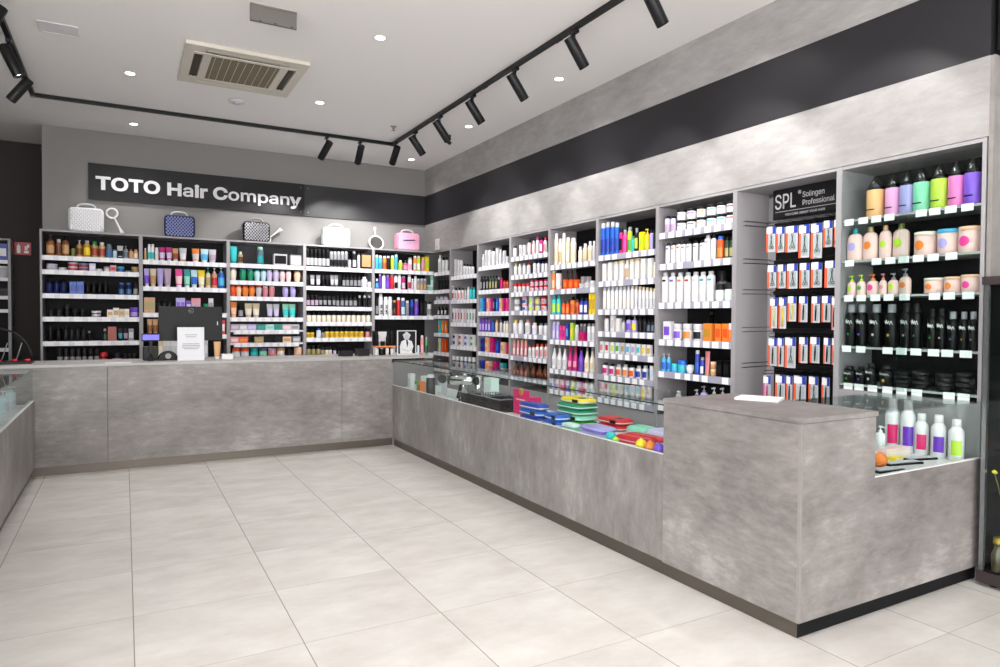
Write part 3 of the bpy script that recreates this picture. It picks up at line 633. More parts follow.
row('R5', 1, c, s, [(CA, 'orange/cream/peach', 54, 24, 335), (CA, 'pale pink/charcoal/white', 88, 38, 330), (BX, 'deep orange//orange', [135, 172, 208], 34, 398), (NK, 'brown/charcoal', [145, 175, 204], 22, 330, 1, .11), (BX, 'white//light grey', [242, 278, 315], 33, (425, 405)), (BX, 'light grey//white', [250, 285], 30, 378, 1, .11)])
row('R5', 2, c, s, [(BO, 'turquoise/teal/lime', [58, 88], 30, 500), (BO, 'deep orange/brown/orange', [120, 147], 26, 540), (BO, 'orange/black/deep orange', 182, 34, 512), (BO, 'deep orange/brown/brick red', 211, 26, 532), (BO, 'royal blue/navy/white', [241, 270], 29, 520), (BX, 'yellow//gold', [301, 325], 24, 488)])
c, s = (546, 315), 7.02
row('R5', 3, c, s, [(CA, 'lavender/lilac/lilac', [60, 86], 26, 45), (BX, 'hot pink//magenta', [108, 131], 22, 76), (BX, 'royal blue//sky blue', 154, 24, 62), (BX, 'lime//yellow', 186, 28, 55), (CA, 'light grey/white', 218, 26, 68), (BX, 'magenta//crimson', 260, 50, 118), (CA, 'grey/light grey', [249, 273], 22, 60, 1, .10), (CA, 'white/grey/light grey', [306, 335], 28, 60)])
row('R5', 4, c, s, [(NK, 'white/grey/light grey', [62, 98, 135], 36, (208, 212)), (NK, 'magenta/crimson/pink', [174, 210], 36, 218), (NK, 'violet/black/purple', 249, 36, 222), (NK, 'cream/grey/beige', [290, 328], 36, 228)])
row('R5', 5, c, s, [(BX, ['lavender//lilac', 'peach//tan', 'red//rose', 'violet//lilac', 'lime//yellow', 'light grey//white', 'magenta//rose', 'cream//beige', 'white//mint'], (58, 325, 9), 28, (445, 475))])
c, s = (592, 210), 6.36
row('R6', 0, c, s, [(CA, 'blue/white/royal blue', 70, 34, 70), (CA, 'blue/light grey/royal blue', [104, 135, 162], 30, (72, 80)), (BO, 'magenta/charcoal/black', 188, 26, 112), (BO, 'hot pink/grey', 213, 30, 125), (CA, 'lime/grey/green', 243, 28, 108), (BO, 'turquoise/teal', 263, 18, 165), (BO, 'charcoal/grey/lime', 286, 26, 115),
 (BX, 'yellow//lime', 320, 34, 140), (PU, 'yellow/yellow/lime', 354, 32, 120), (CA, 'lavender/charcoal', 381, 24, 128), (CA, 'charcoal/black', 400, 18, 130)])
row('R6', 1, c, s, [(BX, 'white//cream', [86, 122], 34, (342, 332)), (BX, 'white/beige/white', [160, 194], 32, (328, 322)), (BO, 'white/cream/tan', 228, 32, 316), (BX, 'white/beige/cream', [260, 294], 31, (312, 308)), (BX, 'white//cream', [333, 375], 36, (308, 306)), (BO, 'cream/white', 400, 16, 330)])
row('R6', 2, c, s, [(CA, 'white/light grey/cream', (84, 260, 8), 24, (492, 478)), (CA, 'white/beige/light grey', (284, 400, 6), 22, (482, 498))])
c, s = (592, 310), 6.06
row('R6', 3, c, s, [(BO, 'white/brown', 92, 28, 30), (BX, 'white//light grey', 130, 30, 22), (BX, 'white//cream', 162, 30, 50), (PU, 'silver/grey', 192, 24, 52), (PU, 'lavender/charcoal/violet', 226, 32, 28), (PU, 'lavender/grey/yellow', 260, 34, 28), (PU, 'charcoal/charcoal/black', [293, 319], 25, 32), (BO, 'charcoal/black/slate', [346, 370], 24, 58)])
row('R6', 4, c, s, [(BX, ['white//rose', 'white//crimson', 'white//lime', 'white//green', 'light grey//khaki', 'white//sky blue', 'white//lavender', 'white//turquoise', 'white//yellow', 'white//gold'], (65, 350, 10), 29, (190, 212))])
row('R6', 5, c, s, [(BO, 'white/charcoal/magenta', [85, 125], 38, (318, 325)), (BO, 'white/silver/deep orange', 165, 36, 328), (BO, 'white/silver/orange', 205, 36, 330), (BO, 'white/charcoal/deep orange', 244, 36, 334), (BO, 'white/silver/royal blue', [286, 326], 36, 338), (BX, 'white//pale blue', 366, 26, 338)])
row('R6', 6, c, s, [(BX, ['white//rose', 'light grey//white', 'white//yellow', 'white//light grey', 'light grey//white', 'white//pale blue', 'light grey//white', 'white//yellow', 'white//lilac'], (70, 352, 9), 28, (440, 465))])
c, s = (655, 190), 5.55
row('R7', 0, c, s, [(CA, 'lilac/charcoal/mauve', [72, 104], 30, 145), ('sjar', 'white/charcoal/grey', 152, 52, 110, 2), ('sjar', 'white/charcoal/violet', 206, 50, 103, 2), ('sjar', 'white/charcoal/orange', 260, 50, 92, 2), ('sjar', 'white/charcoal/turquoise', 318, 54, 82, 2), ('sjar', 'white/charcoal/sky blue', 373, 52, 72, 2), ('sjar', 'white/charcoal/red', 424, 46, 62, 2)])
row('R7', 1, c, s, [('flask', 'white/charcoal/violet', 74, 27, 295), ('flask', 'white/charcoal/orange', 104, 27, 292), ('flask', 'white/charcoal/red', (133, 160, 2), 27, 286), ('flask', 'white/charcoal/grey', (190, 264, 3), 29, (284, 278)), ('flask', 'white/light grey/lavender', 296, 36, 250), (BO, 'white/charcoal', 328, 28, 236), (CA, 'deep orange/blue/orange', 367, 36, 255), (CA, 'dark green/black/khaki', [402, 428], 25, 262)])
row('R7', 2, c, s, [('flask', 'white/light grey/charcoal', 60, 40, 458), ('flask', 'white/light grey/violet', 101, 40, 458), ('flask', 'white/light grey/orange', 143, 40, 458), ('flask', 'white/light grey/red', 185, 41, 456), ('flask', 'white/light grey/light grey', 228, 41, 454), ('flask', 'white/light grey/teal', 269, 41, 454), ('flask', 'white/light grey/turquoise', 312, 42, 450), (J, 'grey/charcoal', 375, 54, 445, 1, .12), (J, 'white/charcoal/pale mint', [364, 416], 50, (520, 514))])
c, s = (655, 300), 6.67
row('R7', 3, c, s, [(BX, 'white//violet', 92, 60, 142), (J, 'white/light grey/violet', 156, 58, 158), (J, 'white/light grey/orange', 222, 62, 158), (J, 'white/light grey/charcoal', 292, 64, 160), (BX, 'orange//honey', 364, 68, 156), (NK, 'black/charcoal', 376, 74, 75, 1, .12), (BX, 'orange//deep orange', [430, 478], 46, 158), (J, 'orange/white', 505, 22, 155)])
row('R7', 4, c, s, [(PU, 'sky blue/silver/blue', [62, 94], 31, 358), (J, 'sky blue/turquoise', 134, 42, 424), (J, 'sky blue/blue/turquoise', 185, 56, 400), ('bowl', 'white/light grey', 236, 48, 432), (CA, 'royal blue/silver/blue', 285, 30, 335), (CA, 'royal blue/grey/white', 317, 28, 382), (T, 'rose/tan', 352, 36, 342), (J, 'tan/peach', 392, 38, 412, 2), (BX, 'black//charcoal', [436, 484], 44, 405)])
row('R7', 5, c, s, [(BO, 'white/light grey', 160, 40, 606), (PU, 'grey/light grey', 280, 36, 596), (PU, 'lavender/grey', 328, 44, 572), (PU, 'green/light grey', 395, 42, 582), (PU, 'mint/light grey', 452, 42, 585)])
c, s = (838, 150), 5.56
CONES = [('orange', 212, 150, 'EBB57E'), ('pink', 307, 140, 'E3A0CE'), ('lavender', 386, 123, 'B4A6E0'), ('mint', 470, 103, '84D0AC'), ('lime', 568, 82, 'B9D44A'), ('hot pink', 662, 63, 'E87DC0'), ('violet', 755, 42, '8459D2')]
for n_, x, tp, hx in CONES:
    nm = 'bright '+n_; HEX[nm] = hx
row('R9', 0, c, s, [('cone', 'bright %s/black' % n_, x, 84, tp) for n_, x, tp, hx in CONES])
HEX['shell pink'] = 'E6C2BC'
row('R9', 1, c, s, [('oval', 'shell pink/teal', 97, 82, 430), ('oval', 'shell pink/khaki', 184, 80, 415), ('oval', 'shell pink/tan', 266, 78, 405), ('oval', 'shell pink/olive', 354, 100, 395), ('tub', 'shell pink/cream', 490, 116, 457), ('tub', 'shell pink/sky blue', 617, 122, 441), ('tub', 'shell pink/peach', 738, 114, 426)])
c, s = (838, 260), 4.76
row('R9', 2, c, s, [('oval_pump', 'shell pink/lime', [68, 113], 40, (75, 70)), ('oval_pump', 'shell pink/orange', 168, 52, 67), ('oval_pump', 'shell pink/rose', 216, 36, 64), ('oval_pump', 'shell pink/grey', [266, 322], 50, (62, 40)), ('tub', 'shell pink/cream', 460, 90, 86), ('tub', 'shell pink/peach', [548, 635], 82, (80, 70))])
row('R9', 3, c, s, [(BO, 'black/grey', [67, 117, 185, 258], 52, 210), (BO, 'black/charcoal', [328, 378], 46, 205), (BO, 'black/charcoal', [452, 497], 42, (232, 230)), (BO, 'black/grey', [550, 602, 646], 42, 245)])
row('R9', 4, c, s, [(BO, 'black/charcoal', [57, 112], 48, 505), (BO, 'black/charcoal', 160, 54, 490), (BO, 'black/charcoal', 236, 60, 500), (J, 'black/charcoal', [312, 396], 74, 530, 2), (J, 'black/charcoal', [512, 608], 76, (540, 535), 2)])

# round emblems and handwritten marks on the products of the glass-fronted bay
def children(o): return [q for q in C.objects if q.parent is o]
def disc_on(o, col, fx, fz, r, sy, wid):
    R_ = wid/2*1.0; n = 18; m = MB(); vs = []
    for q in (1, .66, .33, .01):
        for i in range(n):
            a = 2*PI*i/n; x = fx*wid/2+r*q*math.cos(a); x = max(-R_*.97, min(R_*.97, x))
            vs.append((x, -math.sqrt(max(R_*R_-x*x, 1e-9))*sy-.0016, fz+r*q*math.sin(a)))
    fs = [(k*n+i, k*n+(i+1) % n, (k+1)*n+(i+1) % n, (k+1)*n+i) for k in range(3) for i in range(n)]+[tuple(3*n+i for i in range(n))]
    m.add(vs, fs, True); m.build('emblem', pl(col), o)
EMB = {'shell pink': ['lavender', 'orange', 'lime', 'lime', 'orange', 'lavender', 'hot pink', 'lime', 'green', 'hot pink', 'rose', 'lime', 'orange', 'orange', 'orange', 'hot pink']}
obs = [o for o in C.objects if o.parent is None and 'label' in o and o['label'].startswith('shell pink')]
for o, col in zip(obs, EMB['shell pink']):
    xsz = o.dimensions.x if False else max(v.co.x for v in o.data.vertices)*2
    hh = max(v.co.z for v in o.data.vertices)
    ov = 'oval' in o.name; pumpy = 'pump' in o.name
    disc_on(o, col, -.15, hh*.52, min(xsz*.26, hh*.24), (.72 if pumpy else (.62 if ov else 1)), xsz)
scr = mat('white print', 'F0F0F0', .5)
obs = [o for o in C.objects if o.parent is None and 'label' in o and o['label'].startswith('black') and 'glass-fronted' in o['label']]
for k, o in enumerate(obs):
    R_ = max(v.co.x for v in o.data.vertices)*1.02; hh = max(v.co.z for v in o.data.vertices)
    pts = []
    for i in range(22):
        x = (-.78+1.4*i/21)*R_; z = hh*.72+hh*.045*math.sin(i*1.15)*(1.6 if i % 7 < 2 else 1)
        pts.append((x, -math.sqrt(R_*R_-x*x)-.0008, z))
    MB().tube(pts, .0016, 4).build('lettering', scr, o)
    col = ['green', 'violet', 'light grey', 'gold', 'lavender', 'slate', 'green', 'mauve', 'steel blue', 'gold', 'grey'][k % 11]
    disc_on(o, col, -.05, hh*.36, R_*.22, 1, R_*2/1.02)
# numbers printed on two of the white cans
for o in [o for o in C.objects if 'label' in o and o['label'].startswith('white spray can') and 'third shelf, under pink' in o['label']][:2]:
    for dgt, z in (('2', .16), ('3', .03)):
        me = text_mesh(dgt, .085, .001, pl('black'), .002, 'CENTER'); q = link('lettering', me, o, (0, -max(v.co.x for v in o.data.vertices)-.002, z*.6+.01)); q.rotation_euler = (PI/2, 0, 0)

# sliding glass doors, stickers of the glass-fronted bay
gb = [o for o in C.objects if o.type == 'EMPTY' and 'label' in o and o['label'].startswith('glass-fronted shelving')][0]
B(.022, .42, -.012, -.008, .92, 2.205).build('glass_door', GLASS, gb)
B(.38, .783, -.018, -.014, .92, 2.205).build('glass_door', GLASS, gb)
for o in children(gb):
    if o.name.startswith('shelf'): pass

# ---------------------------------------------------------------- scissors rack (eighth bay)
y1, y0 = yd[2], yd[1]
o = FR.world(-y1, 0, 0); W = y1-y0
t = thing('scissors_rack', 'recessed bay with black pegboard of blister packs of scissors', 'display rack', o, FR.rz)
B(0, .019, 0, .34, .001, 2.253).build('side_panel', SHELFG, t); B(W-.019, W, 0, .34, .001, 2.253).build('side_panel', SHELFG, t)
B(.02, W-.02, .002, .34, 2.235, 2.253).build('top_panel', SHELFG, t); B(.02, W-.02, .33, .34, .1, 2.213).build('back_panel', SHELFG, t)
B(.02, W-.02, .004, .32, .001, .54).build('base_cabinet', SHELFG, t)
HL = .16
pbd = B(.10, W-.02, .315, .329, .56, 1.93).build('pegboard', BLKM, t)
hd = B(HL, W-.02, .205, .225, 2.025, 2.234).build('header_board', mat('header board', '18181C', .3), t)
def flat_text(s, size, loc, parent, m, name='lettering', bold=0, sx=1, rot=(PI/2, 0, 0)):
    me = text_mesh(s, size, .0006, m, bold); q = link(name, me, parent, loc); q.rotation_euler = rot; q.scale = (sx, 1, 1)
    return q
tw = mat('header print', 'D9D9DD', .5)
flat_text('SPL', .196, (HL+.012, .2045, 2.098), hd, tw, sx=.70, bold=.001); flat_text('\u00ae', .06, (HL+.20, .2045, 2.175), hd, tw)
flat_text('Solingen', .070, (HL+.235, .2045, 2.155), hd, tw, sx=.84); flat_text('Professional I', .070, (HL+.235, .2045, 2.100), hd, tw, sx=.84)
B(HL+.02, W-.03, .2035, .2045, 2.076, 2.079).build('rule', tw, hd)
flat_text('YOU CARE ABOUT YOUR HAIR', .03, (HL+.10, .2045, 2.045), hd, tw)
packcard = mat('pack card orange', 'E8603C', .5); packblue = mat('pack card blue', '2A3FA8', .45)
def pack(u0, u1, v0, v1, ordn, rown, style):
    d = .085
    p0 = atp(u0, v0, 0, XS+d); p1 = atp(u1, v0, 0, XS+d); q = atp((u0+u1)/2, v1, 0, XS+d)
    W_ = abs(p1.y-p0.y)*.93; H_ = (p0.z+p1.z)/2-q.z; yc = (p0.y+p1.y)/2
    zb = q.z; loc = (XS+d, yc, zb)
    what = {'s': 'hairdressing scissors', 'y': 'yellow-handled tweezers', 't': 'slim grooming tool', 'p': 'pink comb'}[style]
    lb = 'orange-edged blister pack of %s, %s from left, %s row of scissors rack' % (what, ORD[ordn], SH[rown])
    if len(lb.split()) > 16: lb = lb.replace('orange-edged ', '')
    if style == 'p': lb = lb.replace('orange-edged', 'pink')
    o = B(-W_/2, W_/2, .001, .004, 0, H_).build('blister_pack', pl('light grey'), None, loc, FR.rz)
    tag(o, lb, 'pack', 'packs in the %s row of the scissors rack' % SH[rown])
    B(-W_/2, -W_*.30, -.001, .0009, 0, H_*.8).build('card_stripe', pl('hot pink') if style == 'p' else packcard, o)
    B(-W_*.02, W_/2, -.001, .0009, H_*.72, H_).build('card_header', packblue, o)
    B(-W_*.42, W_*.2, -.004, -.0015, H_*.74, H_*.74+.045).build('price_tag', TAG, o)
    m = MB()
    if style == 's':
        zc = H_*.3
        for sgn in (-1, 1):
            m.tube([(sgn*W_*.13+W_*.1+.009*math.cos(a), -.004, zc-.02+.009*math.sin(a)) for a in [i*PI/4 for i in range(8)]], .0016, 5, True)
            m.tube([(sgn*W_*.12+W_*.1, -.004, zc-.012), (W_*.1, -.004, zc+.03), (-sgn*W_*.07+W_*.1, -.004, min(zc+.09, H_*.7))], .0018, 5)
        m.build('scissors', mat('dark steel', '4A4A50', .3, .8), o)
    else:
        cc = {'y': 'yellow', 't': 'charcoal', 'p': 'magenta'}[style]
        m.tube([(W_*.05, -.004, H_*.08), (W_*.08, -.004, H_*.42), (W_*.1, -.004, H_*.68)], [.004, .0055, .003], 6); m.build('tool', pl(cc), o)
    B(-W_*.2, W_*.46, -.0085, -.0080, H_*.06, H_*.66).build('blister', GLASS, o)
    return o, W_, zb+H_
Z = lambda x, y, s_, ox, oy: (ox+x/s_, oy+y/s_)
rows = [[(62, 115, 262, 400), (118, 165, 262, 402), (168, 240, 256, 400), (243, 305, 248, 432), (310, 376, 240, 435), (380, 432, 228, 372), (440, 466, 222, 372)],
        [(68, 120, 480, 600), (124, 172, 474, 602), (176, 238, 468, 604), (246, 305, 464, 602), (310, 374, 460, 598), (386, 460, 450, 598)],
        [(86, 130, 45, 222), (137, 182, 42, 224), (188, 240, 38, 182), (254, 306, 38, 186), (326, 378, 38, 190), (386, 440, 36, 186), (445, 474, 36, 232)],
        [(76, 128, 280, 440), (130, 168, 278, 444), (172, 238, 275, 452), (254, 306, 275, 424), (318, 376, 275, 424), (397, 438, 280, 428), (446, 474, 280, 435)],
        [(46, 92, 496, 645), (116, 176, 492, 645), (180, 218, 498, 645), (222, 298, 498, 645), (310, 368, 502, 645), (386, 434, 508, 645)]]
sty = ['sssssss', 'ssssss', 'yyyttt'+'t', 'ttstttt', 'ptttst']
for ri, rr in enumerate(rows):
    s_, ox, oy = (5.56, 755, 180) if ri < 2 else (5.8, 755, 290)
    zt = []
    for k, (x0, x1, ya, yb) in enumerate(rr):
        if ri == 3: pass
        u0, v0 = Z(x0, ya, s_, ox, oy); u1, v1 = Z(x1, yb, s_, ox, oy)
        if ri == 4: v1 = v0+30
        o, W_, ztop = pack(u0, u1, v0, v1, k, ri, sty[ri][k])
        h = MB(); lx = -( o.location.y)+y1
        h.tube([(lx, .312, ztop+.012), (lx, .055, ztop+.012), (lx, .045, ztop+.022)], .002, 5)
        h.tube([(lx, .312, ztop+.035), (lx, .052, ztop+.035)], .002, 5)
        h.build('peg_hook', BLK, pbd); zt.append(ztop)
    zz = max(zt)+.03
    B(.10, W-.022, .295, .3145, zz-.008, zz+.024).build('hook_bar', BLK, pbd)
    h = MB()
    for dz in (0, .03): h.tube([(.06, .30, zz+dz), (.06, .02, zz+dz-.004)], .002, 5); h.tube([(.085, .30, zz+dz), (.085, .01, zz+dz-.004)], .002, 5)
    h.build('peg_hook', BLK, pbd)

# ---------------------------------------------------------------- sign over the back shelving
t = thing('sign_board', 'long anthracite sign board with white raised letters above back shelves', 'sign', (-.357, YW, 2.66))
B(0, 2.45, -.030, -.001, 0, .42).build('panel', BAND, t); B(2.452, XS+.355, -.022, -.001, 0, .42).build('panel', BANDR, t)
lt = mat('sign letter white', 'E6E6E8', .45)
sx = -.285; txt = 'TOTO Hair Company'
ref = text_mesh(txt, .27, .01, lt, .006); wtot = max(v.co.x for v in ref.vertices); kx = (2.045-sx)/wtot
adv = 0
for i, ch in enumerate(txt):
    if ch == ' ': continue
    pre = text_mesh(txt[:i]+'|', .27, .01, lt, 0); a1 = max(v.co.x for v in pre.vertices)
    bar = text_mesh('|', .27, .01, lt, 0); a0 = max(v.co.x for v in bar.vertices)
    me = text_mesh(ch, .27, .008, lt, .008 if ch in 'TOHCiry' else .0035)
    q = link('letter', me, t, (sx+.357+(a1-a0)*kx, -.040, .128)); q.rotation_euler = (PI/2, 0, 0); q.scale = (kx, 1, 1)
for x, z in ((2.40, .05), (2.40, .37), (2.50, .05), (2.50, .37)):
    MB().lathe([(.006, 0), (.005, .003)], 8, M=Matrix.Rotation(PI/2, 4, 'X')).build('screw', STEEL, t, (x, -.031 if x < 2.45 else -.023, z))

# ---------------------------------------------------------------- vanity cases and hand mirrors on top of the back shelving
ZTOP = 2.2555
def vanity(x0, x1, ztop, body, dots, label, logo=False, rz=0.0, line=None):
    W_ = x1-x0; H_ = ztop-ZTOP-.045; cx = (x0+x1)/2
    t = thing('vanity_case', label, 'case', (cx, 8.93, ZTOP+.0005), rz, 'vanity cases on the back shelving')
    D = .075
    MB().slab(rrect(W_, H_, .045), -D, D, .022).build('shell', mat('case base '+body, HEX[body], .35), t)
    MB().slab(rrect(W_*.88, H_*.86, .03, H_*.07), -D-.0007, -D+.004, 0).build('quilt_ground', mat('case ground '+body, line or HEX[body], .35), t)
    q = MB(); nx = 8; nz = 5; mx_, mz = W_*.42, H_*.40
    st = 2*mx_/nx; sz = 2*mz/nz
    for i in range(nx*2+1):
        for j in range(nz*2+1):
            if (i+j) % 2: continue
            x = -mx_+i*st/2; z = H_/2-mz+j*sz/2
            e = .42 if body == 'charcoal' else .36
            q.add([(x-st*e, -D-.0008, z), (x, -D-.0008, z-sz*e), (x+st*e, -D-.0008, z), (x, -D-.0008, z+sz*e), (x, -D-.005, z)], [(0, 1, 4), (1, 2, 4), (2, 3, 4), (3, 0, 4)])
    q.build('quilted_front', mat('case quilt '+dots, HEX[dots], .3), t)
    MB().slab(rrect(W_*1.012, H_*1.012, .047, -.006*H_), -.006, .006, 0).build('seam', mat('case seam '+body, HEX['silver'] if body != 'pink' else HEX['pink'], .3), t)
    pts = [(-W_*.26*math.cos(a)*1.0, 0, H_-.002+.05*max(math.sin(a), 0)**.6) for a in [PI*i/12 for i in range(13)]]
    MB().tube(pts, .011, 8).build('handle', pl('light grey' if body != 'charcoal' else 'grey'), t)
    if logo:
        pts = [(-W_*.26+W_*.52*i/30, -D-.012, H_*.58+.012*math.sin(i*2.1)+.01*(i/30-.5)) for i in range(31)]
        MB().tube(pts, .0045, 5).build('lettering', pl('navy'), t)
vanity(-.54, -.20, 2.572, 'white', 'white', 'white quilted vanity case at left end of the shelf tops', line='D6D7DC')
HEX['deep navy'] = '141B45'
vanity(.41, .745, 2.56, 'deep navy', 'deep navy', 'navy blue quilted vanity case on top of shelves', line='7C86C0')
vanity(1.285, 1.61, 2.55, 'charcoal', 'charcoal', 'black and silver quilted vanity case on top of shelves', line='C0C0C8')
vanity(2.28, 2.64, 2.55, 'pale mint', 'pale mint', 'pale mint white vanity case on top of shelves')
vanity(3.30, 3.64, 2.545, 'pink', 'pink', 'pink quilted vanity case with dark lettering near corner', True, line='F3BFE0')
def hand_mirror(loc, ang, label, r=.09, hl=.2, lean=0.12):
    t = thing('hand_mirror', label, 'mirror', loc, 0, 'white hand mirrors on the back shelving')
    Mx = Matrix.Rotation(ang, 4, 'Y') @ Matrix.Rotation(-lean, 4, 'X')
    ring = [Mx @ Vector((r*math.cos(a), 0, r*math.sin(a))) for a in [2*PI*i/28 for i in range(28)]]
    lo = 0
    hnd = [Mx @ Vector((0, 0, -r-hl*i/6)) for i in range(7)]
    zmin = min(p.z for p in ring+hnd)-.012
    off = Vector((0, 0, -zmin))
    MB().tube([p+off for p in ring], .0115, 8, True).build('rim', WHT, t)
    MB().tube([p+off for p in hnd], [.008, .009, .010, .011, .014, .02, .026], 8).build('handle', WHT, t)
    m = MB().lathe([(r-.006, -.004), (r-.006, .004)], 28, M=Matrix.Translation(off) @ Mx @ Matrix.Rotation(PI/2, 4, 'X')); m.build('mirror_glass', mat('mirror silver', 'DADADA', .05, 1), t)
hand_mirror((-.12, 8.98, ZTOP), -.42, 'white hand mirror leaning upright beside the white vanity case', .055, .20)
hand_mirror((3.07, 9.07, ZTOP), PI, 'white hand mirror standing rim down left of pink case', .10, .13, -.35)
hand_mirror((1.60, 9.06, ZTOP), -2.25, 'white hand mirror handle slanting out behind the black case', .045, .19, .02)

# ---------------------------------------------------------------- wall bits
t = thing('wall_socket', 'white double socket plate on right wall near the corner', 'socket', (XS, 8.66, 2.27))
B(-.014, -.001, -.06, .06, 0, .15).build('plate', WHT, t)
for z in (.04, .11): MB().lathe([(.022, 0), (.022, .003)], 12, M=Matrix.Translation((-.0145, 0, z)) @ Matrix.Rotation(-PI/2, 4, 'Y')).build('outlet', pl('light grey'), t)
t = thing('fire_sign', 'small red fire equipment sign with white symbols on dark wall', 'sign', (-1.10, 10.219, 2.07))
B(-.085, .085, -.006, 0, 0, .155).build('panel', mat('sign red', 'B51E2A', .4), t)
m = MB().box(-.06, -.025, -.008, -.0065, .02, .11).box(-.05, -.035, -.008, -.0065, .11, .13); m.build('extinguisher_symbol', WHT, t)
m = MB().box(.015, .06, -.008, -.0065, .02, .05).box(.02, .05, -.008, -.0065, .06, .11).box(.045, .065, -.008, -.0065, .09, .13); m.build('flame_symbol', WHT, t)
t = thing('shelving_unit', 'shelving seen in part behind the dark wall at left edge', 'shelving', (-1.995, 9.98, 0))
B(.77, .80, 0, .22, 0, 2.24).build('side_panel', SHELFG, t); B(0, .769, .21, .22, 0, 2.24).build('back_panel', SHELFD, t); B(0, .769, 0, .209, 2.22, 2.24).build('top_panel', SHELFG, t)
for z in (1.96, 1.75, 1.53, 1.37, .9):
    s_ = B(0, .769, .01, .20, z, z+.02).build('shelf', SHELFG, t); B(0, .769, .004, .009, z-.02, z+.022).build('price_rail', RAIL, s_)
for x, w_, h, cc, ph in [(-1.285, .10, .20, 'royal blue//white', 'blue carton on the top shelf at left edge')]:
    place('box', w_, h, cc, (x, 10.05, 1.981), 0, ph)
place('tub', .11, .14, 'light grey/white', (-1.285, 10.06, 1.771), 0, 'light grey tub on second shelf at left edge')
place('box', .10, .09, 'charcoal//black', (-1.28, 10.05, 1.5505), 0, 'dark carton on third shelf at left edge')

# ---------------------------------------------------------------- things on the back counter
ZB = ZT+.0006
t = thing('monitor', 'black computer monitor seen from behind on the sales counter', 'monitor', (.545, 6.95, ZB))
MB().slab(rrect(.545, .32, .008, .175), -.018, .016, .003).build('housing', pl('black'), t)
B(-.035, .035, -.045, -.020, .18, .30).build('stand_neck', pl('silver'), t)
B(-.025, .025, -.05, -.022, .003, .18).build('stand_post', pl('silver'), t)
B(-.11, .11, -.10, .08, 0, .008).build('stand_foot', pl('charcoal'), t)
MB().tube([(.022*math.cos(a), -.0195, .455+.022*math.sin(a)) for a in [2*PI*i/20 for i in range(20)]], .0016, 5, True).build('logo_ring', pl('grey'), t)
me = text_mesh('DELL', .017, .0006, pl('light grey'), 0, 'CENTER'); q = link('lettering', me, t, (0, -.0195, .449)); q.rotation_euler = (PI/2, 0, 0)
B(.225, .232, -.0195, -.0185, .32, .355).build('sticker', WHT, t)
t = thing('card_terminal_screen', 'small customer display with lit violet screen left of monitor', 'display', (.205, 6.83, ZB))
MB().lathe([(.03, 0), (.03, .008), (.008, .012), (.008, .06)], 12).build('pole', pl('black'), t)
B(-.068, .068, -.02, .02, .012, .018).build('foot', pl('black'), t)
B(-.075, .075, -.012, .012, .178, .245).build('housing', pl('black'), t); B(-.012, .012, -.008, .008, .06, .1775).build('neck', pl('black'), t)
B(-.067, .067, -.0135, -.0122, .188, .236).build('screen', mat('lit screen', '4A46B8', .3, 0, '6A64F0', .30), t)
t = thing('receipt_printer', 'black receipt printer on counter below the violet display', 'printer', (.205, 6.95, ZB))
MB().slab(rrect(.125, .125, .012), -.07, .07, .006).build('housing', pl('black'), t)
B(-.045, .045, -.072, -.0705, .09, .097).build('paper_slot', pl('black'), t); B(-.062, .062, -.0715, -.0705, .03, .034).build('seam', pl('black'), t)
t = thing('notice_stand', 'white paper notice in acrylic stand in front of monitor', 'notice', (.527, 6.72, ZB), 0)
Mr = Matrix.Rotation(-.10, 4, 'X')
MB().box(-.112, .112, -.003, .003, 0, .305, Mr).build('sheet', mat('notice paper', 'D9DAE0', .5), t)
B(-.112, .112, -.004, .075, -.0003, .003).build('base', GLASS, t)
m = MB()
for k, (z, w_) in enumerate([(.232, .10), (.214, .08), (.15, .14), (.135, .15), (.12, .15), (.105, .12)]): m.box(-w_/2, w_/2, -.0042, -.0032, z, z+.006, Mr)
m.build('printed_lines', pl('grey'), t)
t = thing('tape_dispenser', 'black rounded desk gadget between printer and paper notice', 'dispenser', (.345, 6.86, ZB))
pts = [(.085*math.cos(PI*i/14), .002+.085*math.sin(PI*i/14)) for i in range(15)]
MB().slab(pts, -.035, .035, .008).build('body', pl('black'), t); MB().lathe([(.025, -.037), (.025, .037)], 16, M=Matrix.Translation((0, 0, .04)) @ Matrix.Rotation(PI/2, 4, 'X')).build('reel', pl('grey'), t)
place('tube', .062, .165, 'tan/white', (.765, 6.88, ZB), 0, 'orange tan tube standing on counter right of the monitor')
t = thing('till_box', 'low pale cardboard tray on counter right of tan tube', 'tray', (.845, 6.82, ZB))
B(-.05, .05, -.04, .04, 0, .006).build('base', WHT, t)
for a in ((-.05, .05, -.04, -.037), (-.05, .05, .037, .04), (-.05, -.047, -.037, .037), (.047, .05, -.037, .037)): B(*a, .0062, .05).build('side', WHT, t)
for i, (u, ph) in enumerate([(345.5, 'left'), (362, 'right')]):
    p = atp(u, 354, 1, 6.9)
    t = thing('wire_tray', 'black open mesh tray on counter, %s one beneath yellow jars' % ph, 'tray', (p.x, 6.9, ZB), 0, 'black trays on the counter')
    B(-.062, .062, -.06, .06, 0, .004).build('base', pl('charcoal'), t)
    for a in ((-.062, .062, -.06, -.056), (-.062, .062, .056, .06), (-.062, -.058, -.056, .056), (.058, .062, -.056, .056)): B(*a, .0042, .055+.02*i).build('side', pl('charcoal'), t)
